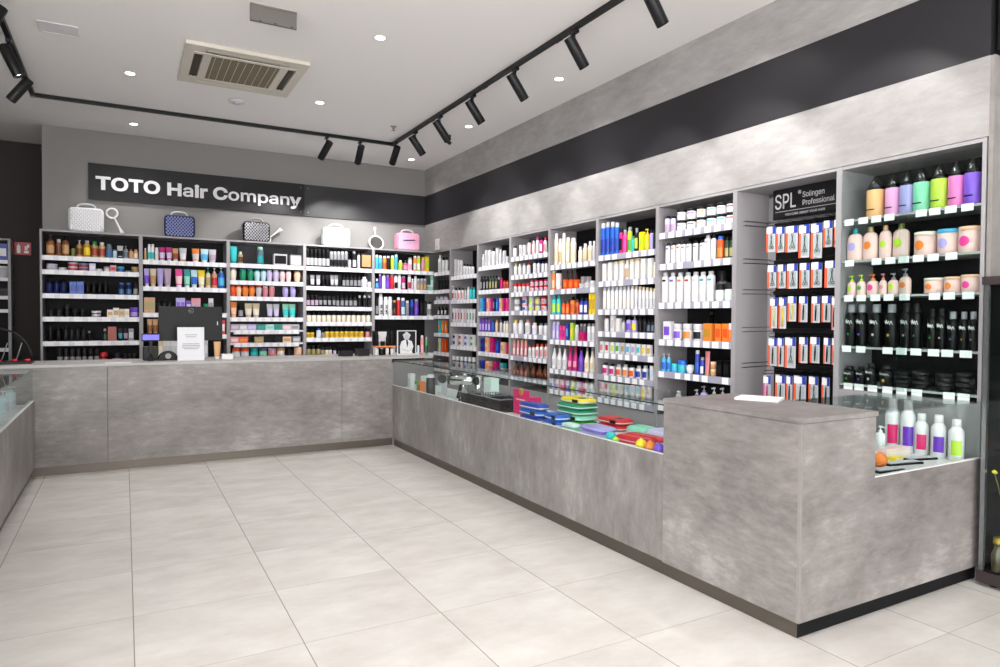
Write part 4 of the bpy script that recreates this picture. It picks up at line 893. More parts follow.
# cosmetics stand with an orange shelf
p = atp(384, 356, 1, 6.93)
t = thing('display_stand', 'small counter display stand with thin orange shelf', 'display stand', (p.x, 6.93, ZB))
B(-.115, .115, -.05, .05, .085, .099).build('shelf', mat('orange acrylic', 'F0935A', .3), t)
for x in (-.11, .104): B(x, x+.006, -.045, .045, 0, .0848).build('side', WHT, t)
B(-.115, .115, .05, .055, 0, .26).build('back_board', pl('charcoal'), t)
B(-.05, .045, .046, .0495, .101, .25).build('picture_card', WHT, t)
for k, x in enumerate((-.085, -.03, .03, .085)):
    place('can', .036, .078, ['white/light grey', 'charcoal/light grey', 'white/white', 'white/grey'][k], (p.x+x, 6.915, ZB), 0, '%s small bottle from left beneath the thin orange counter shelf' % ORD[k], 'small bottles under the orange shelf')
for k, (x, w_, h) in enumerate(((-.085, .038, .14), (-.02, .05, .05), (.035, .038, .11), (.083, .036, .15))):
    place('can' if k != 1 else 'jar', w_, h, 'black/charcoal', (p.x+x, 6.915, ZB+.0995), 0, '%s black item from left on top of the thin orange shelf' % ORD[k], 'black items on the orange shelf')
# framed portrait
p0 = atp(397, 354, 1, 6.9); p1 = atp(416, 354, 1, 6.9); cx = (p0.x+p1.x)/2; W_ = p1.x-p0.x; H_ = .265
t = thing('framed_picture', 'white-framed black and white portrait standing on the counter', 'picture', (cx, 6.9, ZB))
m = MB().box(-W_/2, W_/2, -.008, .006, 0, .012).box(-W_/2, W_/2, -.008, .006, H_-.01, H_).box(-W_/2, -W_/2+.01, -.008, .006, .012, H_-.01).box(W_/2-.01, W_/2, -.008, .006, .012, H_-.01); m.build('frame', WHT, t)
pic = B(-W_/2+.01, W_/2-.01, -.002, .004, .012, H_-.01).build('print', pl('charcoal'), t)
def blob(pts, y, m, nm): MB().add([(x, y, z) for x, z in pts], [tuple(range(len(pts)))]).build(nm, m, pic)
blob([(.042*math.cos(a)*(1+.12*math.sin(5*a)), .205+.040*math.sin(a)*(1+.1*math.cos(4*a))) for a in [2*PI*i/30 for i in range(30)]], -.0024, pl('light grey'), 'hair')
blob([(.022*math.cos(a), .192+.028*math.sin(a)) for a in [2*PI*i/20 for i in range(20)]], -.0028, pl('silver'), 'face')
blob([(-.075, .013), (-.078, .09), (-.06, .145), (-.02, .165), (.02, .165), (.06, .145), (.078, .09), (.06, .04), (.07, .013)], -.0024, pl('white'), 'jacket')
blob([(-.008, .163), (.010, .163), (.018, .12), (.004, .075)], -.0028, pl('charcoal'), 'neckline')
blob([(-.06, .07), (.03, .045), (.062, .085), (.056, .055), (.02, .03), (-.05, .05)], -.0028, pl('light grey'), 'sleeve')
for k, (u, w_, h, cc, ph) in enumerate(((418.3, .026, .10, 'pale blue/white', 'small pale blue bottle right of the framed portrait'), (422, .036, .21, 'rose/light grey/pink', 'tall pink and grey spray can right of the framed portrait'), (426.3, .032, .19, 'green/grey/dark green', 'tall green spray can at right end of the counter'))):
    p = atp(u, 354, 1, 6.9); place('can', w_, h, cc, (p.x, 6.9, ZB), 0, ph)
# accessory display at far left of the counter
t = thing('accessory_display', 'black arched wire display with red accessories at left counter end', 'display', (-.80, 6.9, ZB))
B(-.46, .12, -.12, .12, 0, .02).build('tray', pl('black'), t)
pts = [(-.15+.26*math.cos(PI*i/16), .05, .02+.275*math.sin(PI*i/16)) for i in range(17)]
MB().tube(pts, .008, 8).build('arch', pl('charcoal'), t)
0 and MB().slab([(-.15+.235*math.cos(PI*i/16), .02+.26*math.sin(PI*i/16)) for i in range(17)], .052, .06).build('back_board', pl('black'), t)
for x in (-.3, -.2, -.1, 0): MB().tube([(x, .045, .03), (x+.04, .045, .17)], .004, 6).build('rod', pl('grey'), t)
for k, x in enumerate((-.32, -.20, -.09, .02, .11)):
    m = MB().lathe([(.001, 0), (.02, .003), (.024, .009), (.015, .018), (.001, .02)], 14)
    o = m.build('hair_clip', pl('red'), None, (-.82+x, 6.84, ZB+.0206)); tag(o, 'red hair clip on black tray at left counter end, %s from left' % ORD[k], 'hair clip', 'red clips at the left counter end')
# card and leaflet on the corner block
t = thing('leaflet_stack', 'stack of white paper leaflets on top of the corner counter', 'leaflets', (2.80, 2.33, ZT+.0005), math.radians(-62))
B(-.105, .105, -.074, .074, 0, .009).build('sheets', WHT, t); B(-.103, .104, -.072, .075, .0092, .012).build('top_sheet', TAG, t)
o = MB().box(-.1, .1, -.05, .05, 0, .004).build('price_card', WHT, None, (-.05, 6.66, ZB)); tag(o, 'thin white card lying on the sales counter at left', 'card')

# ---------------------------------------------------------------- inside the long showcase
Z0 = .6016
def P(u, v, z=Z0):
    return atp(u, v, 2, z)
def sat(x, y, z=Z0): return (x, y, z)
def card_box(w_, d_, h, col, lab, loc, rz, label, group=None, extra=None):
    o = B(-w_/2, w_/2, -d_/2, d_/2, 0, h).build('gift_carton', pl(col), None, loc, rz); tag(o, label, 'box', group)
    if lab: B(-w_/2*.82, w_/2*.82, -d_/2-.0012, -d_/2, h*.2, h*.7).build('label', pl(lab), o)
    return o
SR = -PI/2   # facing the hall (-x)
def yat(u, x, v=390): return atp(u, v, 0, x).y
card_box(.075, .05, .16, 'white', 'light grey', (2.50, 6.30, Z0), SR, 'white carton at the far end of long showcase')
card_box(.055, .05, .11, 'green', 'white', (2.475, 6.065, Z0), SR, 'green and white carton in front of white carton in showcase')
card_box(.055, .05, .11, 'orange', 'brick red', (2.475, 5.98, Z0), SR, 'orange carton beside green carton in showcase')
card_box(.15, .06, .15, 'white', 'pale mint', (2.56, 6.06, Z0), SR, 'white carton behind the green and orange cartons')
place('can', .085, .19, 'charcoal/white', (2.49, 5.79, Z0), SR, 'black cylinder with white top in the showcase')
place('can', .07, .16, 'light grey/white/pale mint', (2.62, 5.84, Z0), SR, 'pale cylinder behind the black cylinder in showcase')
def dryer(loc, rz, label, hcol):
    t = thing('hair_dryer', label, 'hair dryer', loc, rz, 'chrome hair dryers in the showcase')
    Mx = Matrix.Translation((0, 0, .17)) @ Matrix.Rotation(PI/2, 4, 'Y')
    MB().lathe([(.03, -.11), (.042, -.09), (.045, 0), (.04, .06), (.032, .10), (.028, .12)], 18, M=Mx).build('barrel', CHROME, t)
    MB().lathe([(.03, .121), (.036, .15), (.036, .16)], 18, M=Mx).build('nozzle', pl('black'), t)
    MB().lathe([(.038, -.118), (.04, -.111)], 18, M=Mx).build('rear_grille', pl('black'), t)
    MB().tube([(0, 0, .13), (-.01, 0, .08), (-.03, 0, .012)], [.018, .016, .018], 10).build('handle', pl(hcol), t)
    MB().lathe([(.05, 0), (.05, .011)], 18, c=(-.03, 0)).build('base', WHT, t)
dryer((2.56, 5.62, Z0), .9, 'chrome hair dryer standing near far end of long showcase', 'silver')
dryer((2.58, 5.33, Z0), -.9, 'chrome hair dryer with black handle beside the white boxes', 'black')
for k, (x, y) in enumerate(((2.77, 5.66), (2.79, 5.40))):
    o = MB().lathe([(.045, 0), (.05, .01), (.045, .13), (.028, .18), (.028, .20), (.001, .205)], 18).build('steel_flask', CHROME, None, (x, y, Z0)); tag(o, 'chrome flask, %s of two behind the hair dryers' % ('left' if k == 0 else 'right'), 'flask', 'chrome flasks in the showcase')
for k, y in enumerate((5.46, 5.20)):
    card_box(.12, .05, .028, 'white', 'light grey', (2.47, y, Z0), SR, 'low white box at front of showcase, %s of two beneath dryers' % ('left' if k == 0 else 'right'), 'low white boxes in the showcase')
card_box(.13, .08, .20, 'pale mint', 'white', (2.78, 5.14, Z0), SR, 'tall pale frosted carton between dryers and black baskets')
card_box(.14, .08, .05, 'white', 'light grey', (2.68, 5.05, Z0), SR, 'flat white box left of the black baskets')
for k, (x, y, w_, d_) in enumerate(((2.53, 5.06, .14, .14), (2.60, 4.83, .24, .24), (2.60, 4.57, .24, .24))):
    h = .095; t = thing('wire_basket', 'black plastic basket in showcase, %s from left of three' % ORD[k], 'basket', (x, y, Z0), SR, 'black baskets in the showcase')
    B(-w_/2, w_/2, -d_/2, d_/2, 0, .005).build('base', pl('charcoal'), t)
    def grid(ax, c_):
        m = MB()
        L_ = w_ if ax == 0 else d_-.012; n = int(L_/.022)
        for q in range(n+1):
            a = -L_/2+L_*q/n
            if ax == 0: m.box(a-.002, a+.002, c_-.002, c_+.002, .0052, h)
            else: m.box(c_-.002, c_+.002, a-.002, a+.002, .0052, h)
        for z in (.03, .055, .08):
            if ax == 0: m.box(-w_/2, w_/2, c_-.0015, c_+.0015, z, z+.004)
            else: m.box(c_-.0015, c_+.0015, -d_/2+.006, d_/2-.006, z, z+.004)
        return m
    for c_ in (-d_/2+.002, d_/2-.002): grid(0, c_).build('side', pl('charcoal'), t)
    for c_ in (-w_/2+.002, w_/2-.002): grid(1, c_).build('side', pl('charcoal'), t)
    for q in (-.17, .17): B(w_*q-.0015, w_*q+.0015, -d_/2+.006, d_/2-.006, .006, h-.01).build('divider', pl('charcoal'), t)
    MB().tube([(-w_/2, -d_/2, h+.003), (w_/2, -d_/2, h+.003), (w_/2, d_/2, h+.003), (-w_/2, d_/2, h+.003)], .004, 6, True).build('rim', pl('grey'), t)
# pink gift box with gold seal
t = thing('gift_box', 'bright pink gift carton with round gold seal in showcase', 'box', (2.625, 4.30, Z0), SR)
W_ = .25
B(-W_/2, W_/2, -.04, .05, 0, .135).build('body', mat('pink carton', 'E4146E', .4), t)
B(-W_/2, W_/2*.78, -.04, -.035, .1355, .185).build('hang_flap', mat('pink carton', 'E4146E', .4), t)
MB().lathe([(.027, 0), (.029, .002), (.023, .006)], 22, M=Matrix.Translation((-.005, -.041, .168)) @ Matrix.Rotation(PI/2, 4, 'X')).build('seal', mat('gold seal', 'D9A24A', .3, .5), t)
B(-W_*.32, W_*.18, -.0415, -.0405, .105, .115).build('print_line', pl('pale pink'), t)
B(W_*.2, W_*.42, -.0415, -.0405, .075, .11).build('print_panel', pl('pink'), t)
def soft_pack(w_, d_, h, col, loc, rz, label, group, band=None, sleeve='white'):
    n, k = 20, 5; mb = MB(); vs = []
    prof = [(-1, .86), (-.6, .98), (0, 1.0), (.6, .96), (1, .80)]
    for z_, s_ in prof:
        for i in range(n):
            a = 2*PI*i/n; ca, sa = math.cos(a), math.sin(a)
            ex = .42
            vs.append((w_/2*s_*math.copysign(abs(ca)**ex, ca), d_/2*s_*math.copysign(abs(sa)**ex, sa), h/2+h/2*z_+.0))
    fs = [(q*n+i, q*n+(i+1) % n, (q+1)*n+(i+1) % n, (q+1)*n+i) for q in range(k-1) for i in range(n)]
    mb.add(vs, fs, True); mb.add([vs[i] for i in range(n)], [tuple(range(n))[::-1]]); mb.add([vs[(k-1)*n+i] for i in range(n)], [tuple(range(n))])
    o = mb.build('soft_pack', pl(col), None, loc, rz); tag(o, label, 'pack', group)
    if sleeve:
        q = MB(); vs = [(w_/2*1.008*math.copysign(abs(math.cos(2*PI*i/n))**.42, math.cos(2*PI*i/n)), d_/2*1.01*math.copysign(abs(math.sin(2*PI*i/n))**.42, math.sin(2*PI*i/n)), z_) for z_ in (h*.28, h*.46) for i in range(n)]
        q.add(vs, [(i, (i+1) % n, n+(i+1) % n, n+i) for i in range(n)], True); q.build('sleeve', pl(sleeve), o)
    if band: B(w_*.12, w_*.36, -d_*.51, -d_*.505, h*.2, h*.8).build('sticker', pl(band), o); B(w_*.12, w_*.36, -d_*.3, d_*.1, h*1.0, h*1.006).build('top_sticker', pl(band), o)
    return o
hs = .040
for k in range(3): soft_pack(.27, .11, hs, 'royal blue' if k != 1 else 'blue', (2.505, 4.0, Z0+k*(hs+.003)), SR+.03*(k-1), 'blue and white towel pack, %s of stack beside pink box' % ['bottom', 'middle', 'top'][k], 'blue packs in the showcase', 'charcoal' if k == 1 else None)
for k in range(2): soft_pack(.19, .12, .040, 'blue', (2.53, 3.745, Z0+k*.043), SR-.05*k, 'blue towel pack, %s of two right of taller blue stack' % ['lower', 'upper'][k], 'blue packs in the showcase', 'charcoal')
for k in range(4): soft_pack(.27, .19, .035, ['green', 'mint', 'emerald', 'mint'][k] if k < 3 else 'emerald', (2.69, 3.74, Z0+k*.038), SR+.04*(k % 2), 'green towel pack under the yellow one, %s from bottom' % ORD[k], 'green packs in the showcase', 'charcoal' if k == 1 else None, 'pale mint')
soft_pack(.27, .15, .034, 'yellow', (2.69, 3.73, Z0+4*.038), SR, 'yellow towel pack on top of the green stack', None, 'charcoal')
for k in range(2): soft_pack(.15, .07, .022, 'pale mint' if k else 'mint', (2.50, 3.54, Z0+k*.025), SR, 'small mint pack leaning before green stack, %s one' % ['lower', 'upper'][k], 'mint packs in the showcase', None)
for k in range(2): soft_pack(.25, .14, .036, 'red', (2.80, 3.47, Z0+k*.039), SR, 'red towel pack, %s of two at back of showcase' % ['lower', 'upper'][k], 'red packs in the showcase', 'charcoal' if k else None)
for k in range(2): soft_pack(.26, .14, .030, 'lavender', (2.53, 3.30, Z0+k*.033), SR-.05, 'lavender zip pack, %s of two in front of red packs' % ['lower', 'upper'][k], 'lavender packs in the showcase', None, 'violet' if k else 'lilac')
soft_pack(.18, .14, .05, 'mint', (2.81, 3.22, Z0), SR, 'pale green pack at back of showcase right of the red packs', None)
soft_pack(.24, .18, .065, 'lilac', (2.79, 2.97, Z0), SR, 'lilac bubble pack at back beside corner counter', None, None, 'lavender')
soft_pack(.30, .07, .045, 'red', (2.645, 3.00, Z0), SR+.12, 'long red roller pack lying left of the orange one', 'red roller packs in showcase')
soft_pack(.28, .06, .045, 'red', (2.56, 2.99, Z0), SR+.12, 'long orange-red roller pack nearest the showcase glass', 'red roller packs in showcase', None, 'pink')
def ball(loc, r, col, label, group=None):
    prof = [(max(r*math.sin(PI*i/10), .0005), r-r*math.cos(PI*i/10)) for i in range(11)]
    o = MB().lathe(prof, 18).build('hair_sponge', pl(col), None, loc); tag(o, label, 'sponge', group)
    MB().lathe([(r*.25, 2*r-.004), (r*.2, 2*r+.004)], 10).build('cap', pl(col), o)
ball((2.48, 3.115, Z0), .030, 'turquoise', 'turquoise ball left of the red roller packs')
ball((2.465, 3.05, Z0), .020, 'lime', 'small lime ball below the turquoise ball')
ball((2.468, 2.835, Z0), .031, 'yellow', 'yellow ball at near end of the long showcase')
ball((2.468, 2.762, Z0), .031, 'orange', 'orange ball between yellow and violet balls')
ball((2.468, 2.69, Z0), .031, 'violet', 'violet ball against the corner counter')

# ---------------------------------------------------------------- inside the end showcase
Z1 = .6026
def ex(u, y, v=430): return atp(u, v, 1, y).x
def eh(u, v, y): return atp(u, v, 1, y).z-Z1
HEX['vivid pink'] = 'DB146C'; HEX['vivid purple'] = '6A2DB8'
for u, vb, wp, vt, lab, ph, pos in ((921.2, 453.5, 13.6, 413.5, 'vivid pink', 'pink', 'left'), (938.3, 455, 14.6, 415, 'vivid purple', 'purple', 'middle'), (956.0, 457.5, 15.0, 419.5, 'lime', 'green', 'right')):
    p = atp(u, vb, 0, 3.745); W_ = wp*dist(p)/F*.92; h = eh(u, vt, p.y)
    place(WB, W_, h, 'white/white/'+lab, (p.x, p.y, Z1), -PI/2+.45, 'white bottle with %s label, %s of three in end showcase' % (ph, pos), 'white developer bottles in the end showcase')
for u, x_, wp, vt, lab, ph in ((892.5, 3.60, 15.5, 398, 'vivid pink', 'pink'), (908, 3.70, 15.5, 400, 'vivid purple', 'purple')):
    x_ = 3.742; y_ = atp(u, 430, 0, x_).y; W_ = .074
    place(WB, W_, min(atp(u, vt, 0, x_).z-Z1, .297), 'white/white/'+lab, (x_, y_, Z1), -PI/2+.5, 'taller white bottle with %s label behind the front three' % ph, 'tall white bottles in the end showcase')
p = atp(881.5, 430, 1, 2.20)
place(PU, .05, .14, 'white/white', (p.x-.01, 2.20, Z1), 0, 'small white pump bottle beside the corner counter')
card_box(.20, .06, .05, 'pale pink', 'cream', (ex(893, 2.08), 2.08, Z1), 0, 'pale pink low carton behind the foil sachets')
card_box(.07, .04, .02, 'yellow', 'cream', (ex(896, 2.02), 2.02, Z1), 0, 'small yellow carton in end showcase')
card_box(.24, .12, .012, 'peach', None, (ex(948, 2.0), 1.955, Z1-.0001), 0, 'flat peach tray under the white bottles') if False else None
ball((ex(880.5, 1.97), 1.97, Z1), .034, 'orange', 'orange ball beside the corner counter in end showcase')
foil = mat('silver foil', 'C9CBD2', .45, .15)
for k, (u, v, rz_, ln, wd) in enumerate(((887, 469, -.12, .17, .06), (902, 462, -.2, .22, .055), (919, 457.5, -.25, .19, .05))):
    p = atp(u, v, 2, Z1+.01)
    o = thing('foil_sachet', 'dark foil sachet lying in end showcase, %s from left' % ORD[k], 'sachet', (p.x, p.y, Z1), rz_, 'foil sachets in the end showcase')
    B(-ln/2, ln/2, -wd/2, wd/2, 0, .010).build('body', pl('black'), o)
    B(-ln*.44, ln*.46, -wd*.36, wd*.44, .0102, .013).build('foil_front', foil, o)
# ---------------------------------------------------------------- inside the left showcase
for k, (u, v, w_) in enumerate(((3, 420, .07), (10.5, 417, .07), (17.5, 412, .065))):
    x = -.78; y = atp(u, 405, 0, x).y
    place(PU, w_, .165, 'pale blue/silver/light grey', (x, y, Z0), PI/2, 'pale blue pump bottle in left showcase, %s from left' % ORD[k], 'pump bottles in the left showcase')
for k in range(6):
    y = 4.75+k*.29
    place('box', .16, .035, 'charcoal//sky blue' if k % 2 else 'black//grey', (-.98, y, .8066), PI/2, 'dark flat carton on left showcase glass shelf, %s from the front' % ORD[k], 'dark cartons on the left showcase shelf')

# ---------------------------------------------------------------- black glass cabinet at the right edge
t = thing('glass_cabinet', 'tall dark glass display cabinet at right edge', 'cabinet', (3.73, 1.765, 0))
wood = mat('dark brown wood', '2A2020', .5)
B(-.012, .48, -1.0, -.001, .02, .075).build('plinth', wood, t)
for (x_, y_) in ((.04, -.06), (.04, -.9), (.4, -.06), (.4, -.9)): MB().lathe([(.02, 0), (.02, .0195)], 10, c=(x_, y_)).build('foot', pl('black'), t)
B(-.012, .48, -1.0, -.001, 1.50, 1.54).build('top', wood, t)
B(0, .006, -.99, -.03, .0755, 1.4995).build('side_pane', GLASS, t)
B(0, .02, -.028, -.008, .0755, 1.4995).build('corner_post', mat('cabinet metal', '8A8D90', .25, .8), t)
B(.455, .47, -.99, -.01, .0755, 1.4995).build('back_board', BLKM, t)
B(.022, .45, -.008, -.002, .0755, 1.4995).build('end_board', BLKM, t)
for z in (.45, .82, 1.15): B(.01, .45, -.98, -.03, z, z+.006).build('glass_shelf', GLASS, t)
def vase(loc, label, bodyc, flowers):
    t = thing('glass_flask', label, 'flask', loc)
    MB().lathe([(.028, 0), (.034, .01), (.034, .09), (.02, .12), (.02, .14)], 16).build('body', mat('amber flask', '4A4030', .12, .2), t)
    MB().lathe([(.023, .1402), (.024, .145), (.022, .17), (.012, .175)], 14).build('stopper', mat('yellow brass', '9E8420', .35, .6), t)
    MB().tube([(0, -.036, .03), (.008, -.037, .05), (-.006, -.037, .07), (.004, -.036, .085)], .003, 5).build('ornament', pl('peach'), t)
def sprig(loc, label):
    t = thing('flower_sprig', label, 'flowers', loc)
    m = MB()
    for k in range(5):
        a = k*1.3; m.tube([(0, 0, 0), (.012*math.cos(a), .012*math.sin(a), .05), (.03*math.cos(a), .03*math.sin(a), .09+.01*k)], .0016, 5)
    m.build('stems', pl('olive'), t)
    for k in range(5):
        a = k*1.3
        q = MB().lathe([(.001, 0), (.010, .006), (.012, .012), (.001, .020)], 10); q.build('blossom', mat('blossom yellow', 'D7C83A', .5), t, (.03*math.cos(a), .03*math.sin(a), .088+.01*k))
vase((3.775, 1.69, .0762), 'brass-capped glass flask in the bottom of dark cabinet', 0, 0)
vase((3.80, 1.60, .0762), 'second glass flask at the frame edge in dark cabinet', 0, 0)
sprig((3.78, 1.69, .4568), 'yellow flower sprig on lowest cabinet glass shelf')
sprig((3.80, 1.60, .4568), 'yellow flower sprig nearest the frame edge in cabinet')
for k, (z, y) in enumerate(((.8268, 1.64), (1.1568, 1.64), (1.1568, 1.55))):
    m = MB().lathe([(.02, 0), (.026, .01), (.022, .05), (.001, .055)], 12); o = m.build('glass_ornament', mat('ornament glass', '9AA0A4', .1, .5), None, (3.85, y, z)); tag(o, 'small silvery ornament on upper shelf of dark cabinet, number seen %s' % ORD[k], 'ornament', 'silvery ornaments in the cabinet')

# ---------------------------------------------------------------- ceiling: lights, track, air conditioner
TX, TY, TZ = 2.88, 7.90, ZC
t = thing('lighting_track', 'black lighting track running round the ceiling', 'track', (TX, TY, TZ))
tz0, tz1 = -.036, -.001
B(-.018, .018, -6.2, .018, tz0, tz1).build('rail', BLK, t)
B(-.76-TX-.018, -.0185, -.018, .018, tz0, tz1).build('rail', BLK, t)
B(-.76-TX-.018, -.76-TX+.018, -4.4, -.0185, tz0, tz1).build('rail', BLK, t)
B(-.022, .022, -.022, .022, tz0-.004, tz0-.0005).build('corner_joint', BLK, t); B(-.76-TX-.022, -.76-TX+.022, -.022, .022, tz0-.004, tz0-.0005).build('corner_joint', mat('track silver', '9B9B9B', .3, .8), t)
for yy in (-1.2, -2.4, -3.6, -4.8): B(-.02, .02, yy-.04, yy+.04, tz0-.003, tz0-.0005).build('rail_joint', BLK, t)
def spot(top, d, label, power, blend=.5, cone=66, group='black track spotlights'):
    """top = pivot on the track (x, y); d = aiming vector"""
    d = Vector(d).normalized(); ztr = ZC+tz0
    o = thing('track_spotlight', label, 'spotlight', (top[0], top[1], ztr-.005), 0, group)
    MB().box(-.016, .016, -.035, .035, -.022, -.0005).build('adapter', BLK, o)
    MB().tube([(0, 0, -.02), (0, 0, -.115)], .007, 8).build('stem', BLK, o)
    piv = Vector((0, 0, -.125)); q = d.to_track_quat('Z', 'Y').to_matrix().to_4x4()
    Mx = Matrix.Translation(piv) @ q
    MB().lathe([(.039, -.085), (.041, -.08), (.041, .15), (.039, .155), (.035, .155), (.033, .14)], 24, M=Mx, caps=False).lathe([(.0005, -.085), (.039, -.085)], 24, M=Mx, caps=False).build('housing', BLK, o)
    MB().lathe([(.033, .132), (.033, .135)], 24, M=Mx).build('lens', mat('lamp lens', 'FFFFFF', .3, 0, 'FFFFFF', 6), o)
    ld = bpy.data.lights.new('lamp_light', 'SPOT'); ld.energy = power; ld.spot_size = math.radians(cone); ld.spot_blend = blend; ld.shadow_soft_size = .03; ld.color = (1, .985, .965)
    l = bpy.data.objects.new('lamp_light', ld); C.objects.link(l); l.parent = o
    l.matrix_local = Matrix.Translation(piv+d*.165) @ (-d).to_track_quat('Z', 'Y').to_matrix().to_4x4()
places_r = [(3.25, 'nearest the camera'), (4.08, 'second nearest'), (4.93, 'third nearest'), (5.72, 'fourth nearest'), (6.48, 'fifth nearest'), (7.16, 'sixth nearest')]
for y_, ph in places_r:
    spot((TX, y_), (.62, .03+(.0 if y_ < 7 else .0), -.78), 'black track spotlight on right-hand rail, %s' % ph, SPOT_W)
spot((TX-.03, 7.72), (-.02, .70, -.70), 'black track spotlight at the right ceiling corner', SPOT_W*1.9)
spot((2.47, TY), (.02, .70, -.72), 'black track spotlight on back rail, right one of two', SPOT_W*1.9)
spot((2.07, TY), (-.30, .66, -.74), 'black track spotlight on back rail, left one of two', SPOT_W*1.9)
spot((-.76, 7.15), (-.55, .02, -.8), 'black track spotlight at left, furthest of three', SPOT_W*.5)
spot((-.76, 6.36), (.4, -.02, -.88), 'black track spotlight at left, middle of three', SPOT_W)
spot((-.74, 5.58), (-.4, .0, -.85), 'black track spotlight at left, nearest of three', SPOT_W*.6)
spot((TX, 2.32), (.62, .03, -.78), 'black track spotlight on right-hand rail just above the frame', SPOT_W*.8)
def downlight(x, y, label):
    o = thing('downlight', label, 'downlight', (x, y, ZC), 0, 'recessed ceiling downlights')
    MB().lathe([(.038, -.004), (.052, -.004), (.054, -.0005), (.038, -.0005), (.038, -.004)], 24, caps=False).build('trim_ring', WHT, o)
    MB().lathe([(.037, -.0022), (.037, -.0012)], 24).build('lens', mat('downlight lens', 'FFFFFF', .3, 0, 'FFFFFF', 7), o)
    ld = bpy.data.lights.new('lamp_light', 'SPOT'); ld.energy = DOWN_W; ld.spot_size = math.radians(118); ld.spot_blend = .9; ld.shadow_soft_size = .045; ld.color = (1, .985, .965)
    l = bpy.data.objects.new('lamp_light', ld); C.objects.link(l); l.parent = o; l.location = (0, 0, -.012)
for x, y, ph in ((.054, 6.83, 'left of the air conditioner'), (.10, 8.6, 'above the left end of the sign'), (1.713, 6.8, 'right of the air conditioner'), (1.72, 5.0, 'in the middle of the ceiling'), (3.40, 5.05, 'by the right wall, nearest'), (3.37, 6.8, 'by the right wall, middle'), (3.40, 8.6, 'by the right wall, furthest'),
 (.05, 3.2, 'outside the frame overhead left'), (1.72, 3.2, 'outside the frame overhead middle'), (3.40, 3.2, 'outside the frame by right wall'), (1.72, 1.4, 'outside the frame behind overhead'), (3.40, 1.4, 'outside the frame behind right'), (.05, 1.4, 'outside the frame behind left'), (1.72, -.4, 'behind the viewer'), (.05, 5.0, 'over the left aisle')) :
    if ph == 'over the left aisle': continue
    downlight(x, y, 'small round recessed downlight '+ph)
# cassette air conditioner
cx, cy = .90, 6.25
t = thing('air_conditioner', 'square beige cassette air conditioner in the ceiling', 'air conditioner', (cx, cy, ZC))
beige = mat('ac beige', 'CFC9BD', .5); beiged = mat('ac dark', '4A4238', .6)
S = .475
m = MB()
for a in ((-S, S, -S, -.40), (-S, S, .40, S), (-S, -.40, -.40, .40), (.40, S, -.40, .40)): m.box(*a, -.03, -.001)
m.build('frame', beige, t)
for a in ((-.32, .32, -.395, -.335), (-.32, .32, .335, .395), (-.395, -.335, -.32, .32), (.335, .395, -.32, .32)):
    lou = B(*a, -.012, -.006).build('air_slot', beiged, t)
    horiz = (a[1]-a[0]) > .2
    if horiz: B(a[0]+.01, a[1]-.01, (a[2]+a[3])/2-.012, (a[2]+a[3])/2+.012, -.026, -.020).build('louvre', beige, lou)
    else: B((a[0]+a[1])/2-.004, (a[0]+a[1])/2+.004, a[2]+.01, a[3]-.01, -.022, -.018).build('louvre', beiged, lou)
m = MB()
for a in ((-.40, .40, -.333, -.29), (-.40, .40, .29, .333), (-.333, -.27, -.29, .29), (.27, .333, -.29, .29)): m.box(*a, -.034, -.028)
for sx_ in (-1, 1):
    for sy_ in (-1, 1): m.box(*(sorted((sx_*.322, sx_*.40))), *(sorted((sy_*.335, sy_*.40))), -.030, -.026)
m.build('inner_frame', beige, t)
g = MB()
for i in range(20): y_ = -.285+i*.03; g.box(-.268, .268, y_-.0085, y_+.0085, -.031, -.022)
g.build('grille', mat('ac grille', '766B57', .6), t)
for i in range(9): x_ = -.24+i*.06; B(x_-.0018, x_+.0018, -.286, .286, -.033, -.0312).build('grille_bar', beige, t)
B(-.268, .268, -.288, .288, -.012, -.008).build('filter', beiged, t)
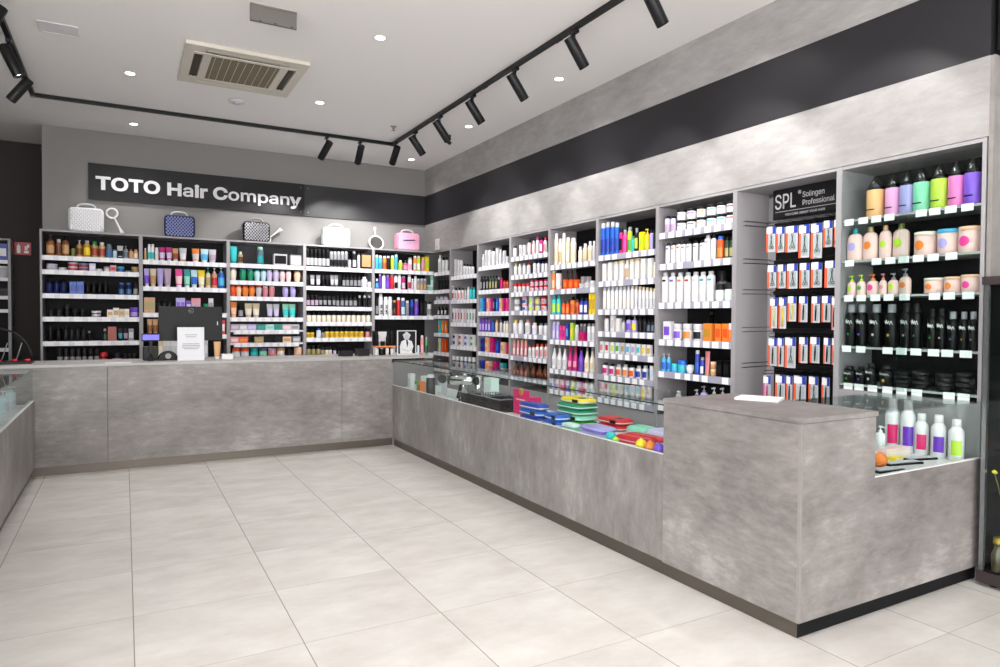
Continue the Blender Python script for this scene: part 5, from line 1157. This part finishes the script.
t = thing('smoke_detector', 'flat round white smoke detector beside the air conditioner', 'detector', (.984, 7.145, ZC))
MB().lathe([(.075, -.001), (.078, -.012), (.06, -.028), (.03, -.032)][::-1], 26).build('body', pl('light grey'), t); MB().lathe([(.028, -.040), (.03, -.0325)], 18).build('sensor', pl('silver'), t)
t = thing('sprinkler', 'small metal sprinkler head near the ceiling corner', 'sprinkler', (2.64, 7.22, ZC))
MB().lathe([(.012, -.03), (.014, -.012), (.035, -.004), (.037, -.001)], 16).build('rose', STEEL, t); MB().lathe([(.022, -.048), (.022, -.045)], 14).build('deflector', STEEL, t); MB().tube([(0, 0, -.045), (0, 0, -.03)], .006, 6).build('stem', STEEL, t)
t = thing('security_camera', 'small dark camera hanging from ceiling near right track', 'camera', (3.33, 7.25, ZC))
MB().lathe([(.03, -.02), (.035, -.001)], 16).build('base', pl('charcoal'), t)
MB().tube([(0, 0, -.02), (0, 0, -.06)], .008, 8).build('stem', pl('charcoal'), t); MB().lathe([(.0005, -.04), (.02, -.035), (.024, 0), (.022, .045), (.015, .05)], 14, M=Matrix.Translation((0, 0, -.075)) @ Matrix.Rotation(-.9, 4, 'Y')).build('body', pl('charcoal'), t)
t = thing('access_hatch', 'faint white access panel in the ceiling near left edge', 'hatch', (-.42, 6.05, ZC))
m = MB()
for a in ((-.13, .13, -.11, -.10), (-.13, .13, .10, .11), (-.13, -.12, -.10, .10), (.12, .13, -.10, .10)): m.box(*a, -.006, -.001)
m.build('frame', WHT, t); B(-.118, .118, -.098, .098, -.004, -.001).build('panel', pl('white'), t)
t = thing('hanging_plate', 'small grey metal plate hanging from the ceiling', 'light fitting', (.915, 4.90, ZC))
B(-.155, .155, -.012, .012, -.115, -.008).build('plate', mat('galvanised', '6C6864', .5, .2), t); B(-.155, .155, -.018, .018, -.0075, -.001).build('mount', STEEL, t)
for x_ in (-.09, .01, .12): B(x_-.008, x_+.008, -.0135, -.0125, -.113, -.107).build('clip', pl('charcoal'), t)
print('objects', len(C.objects))
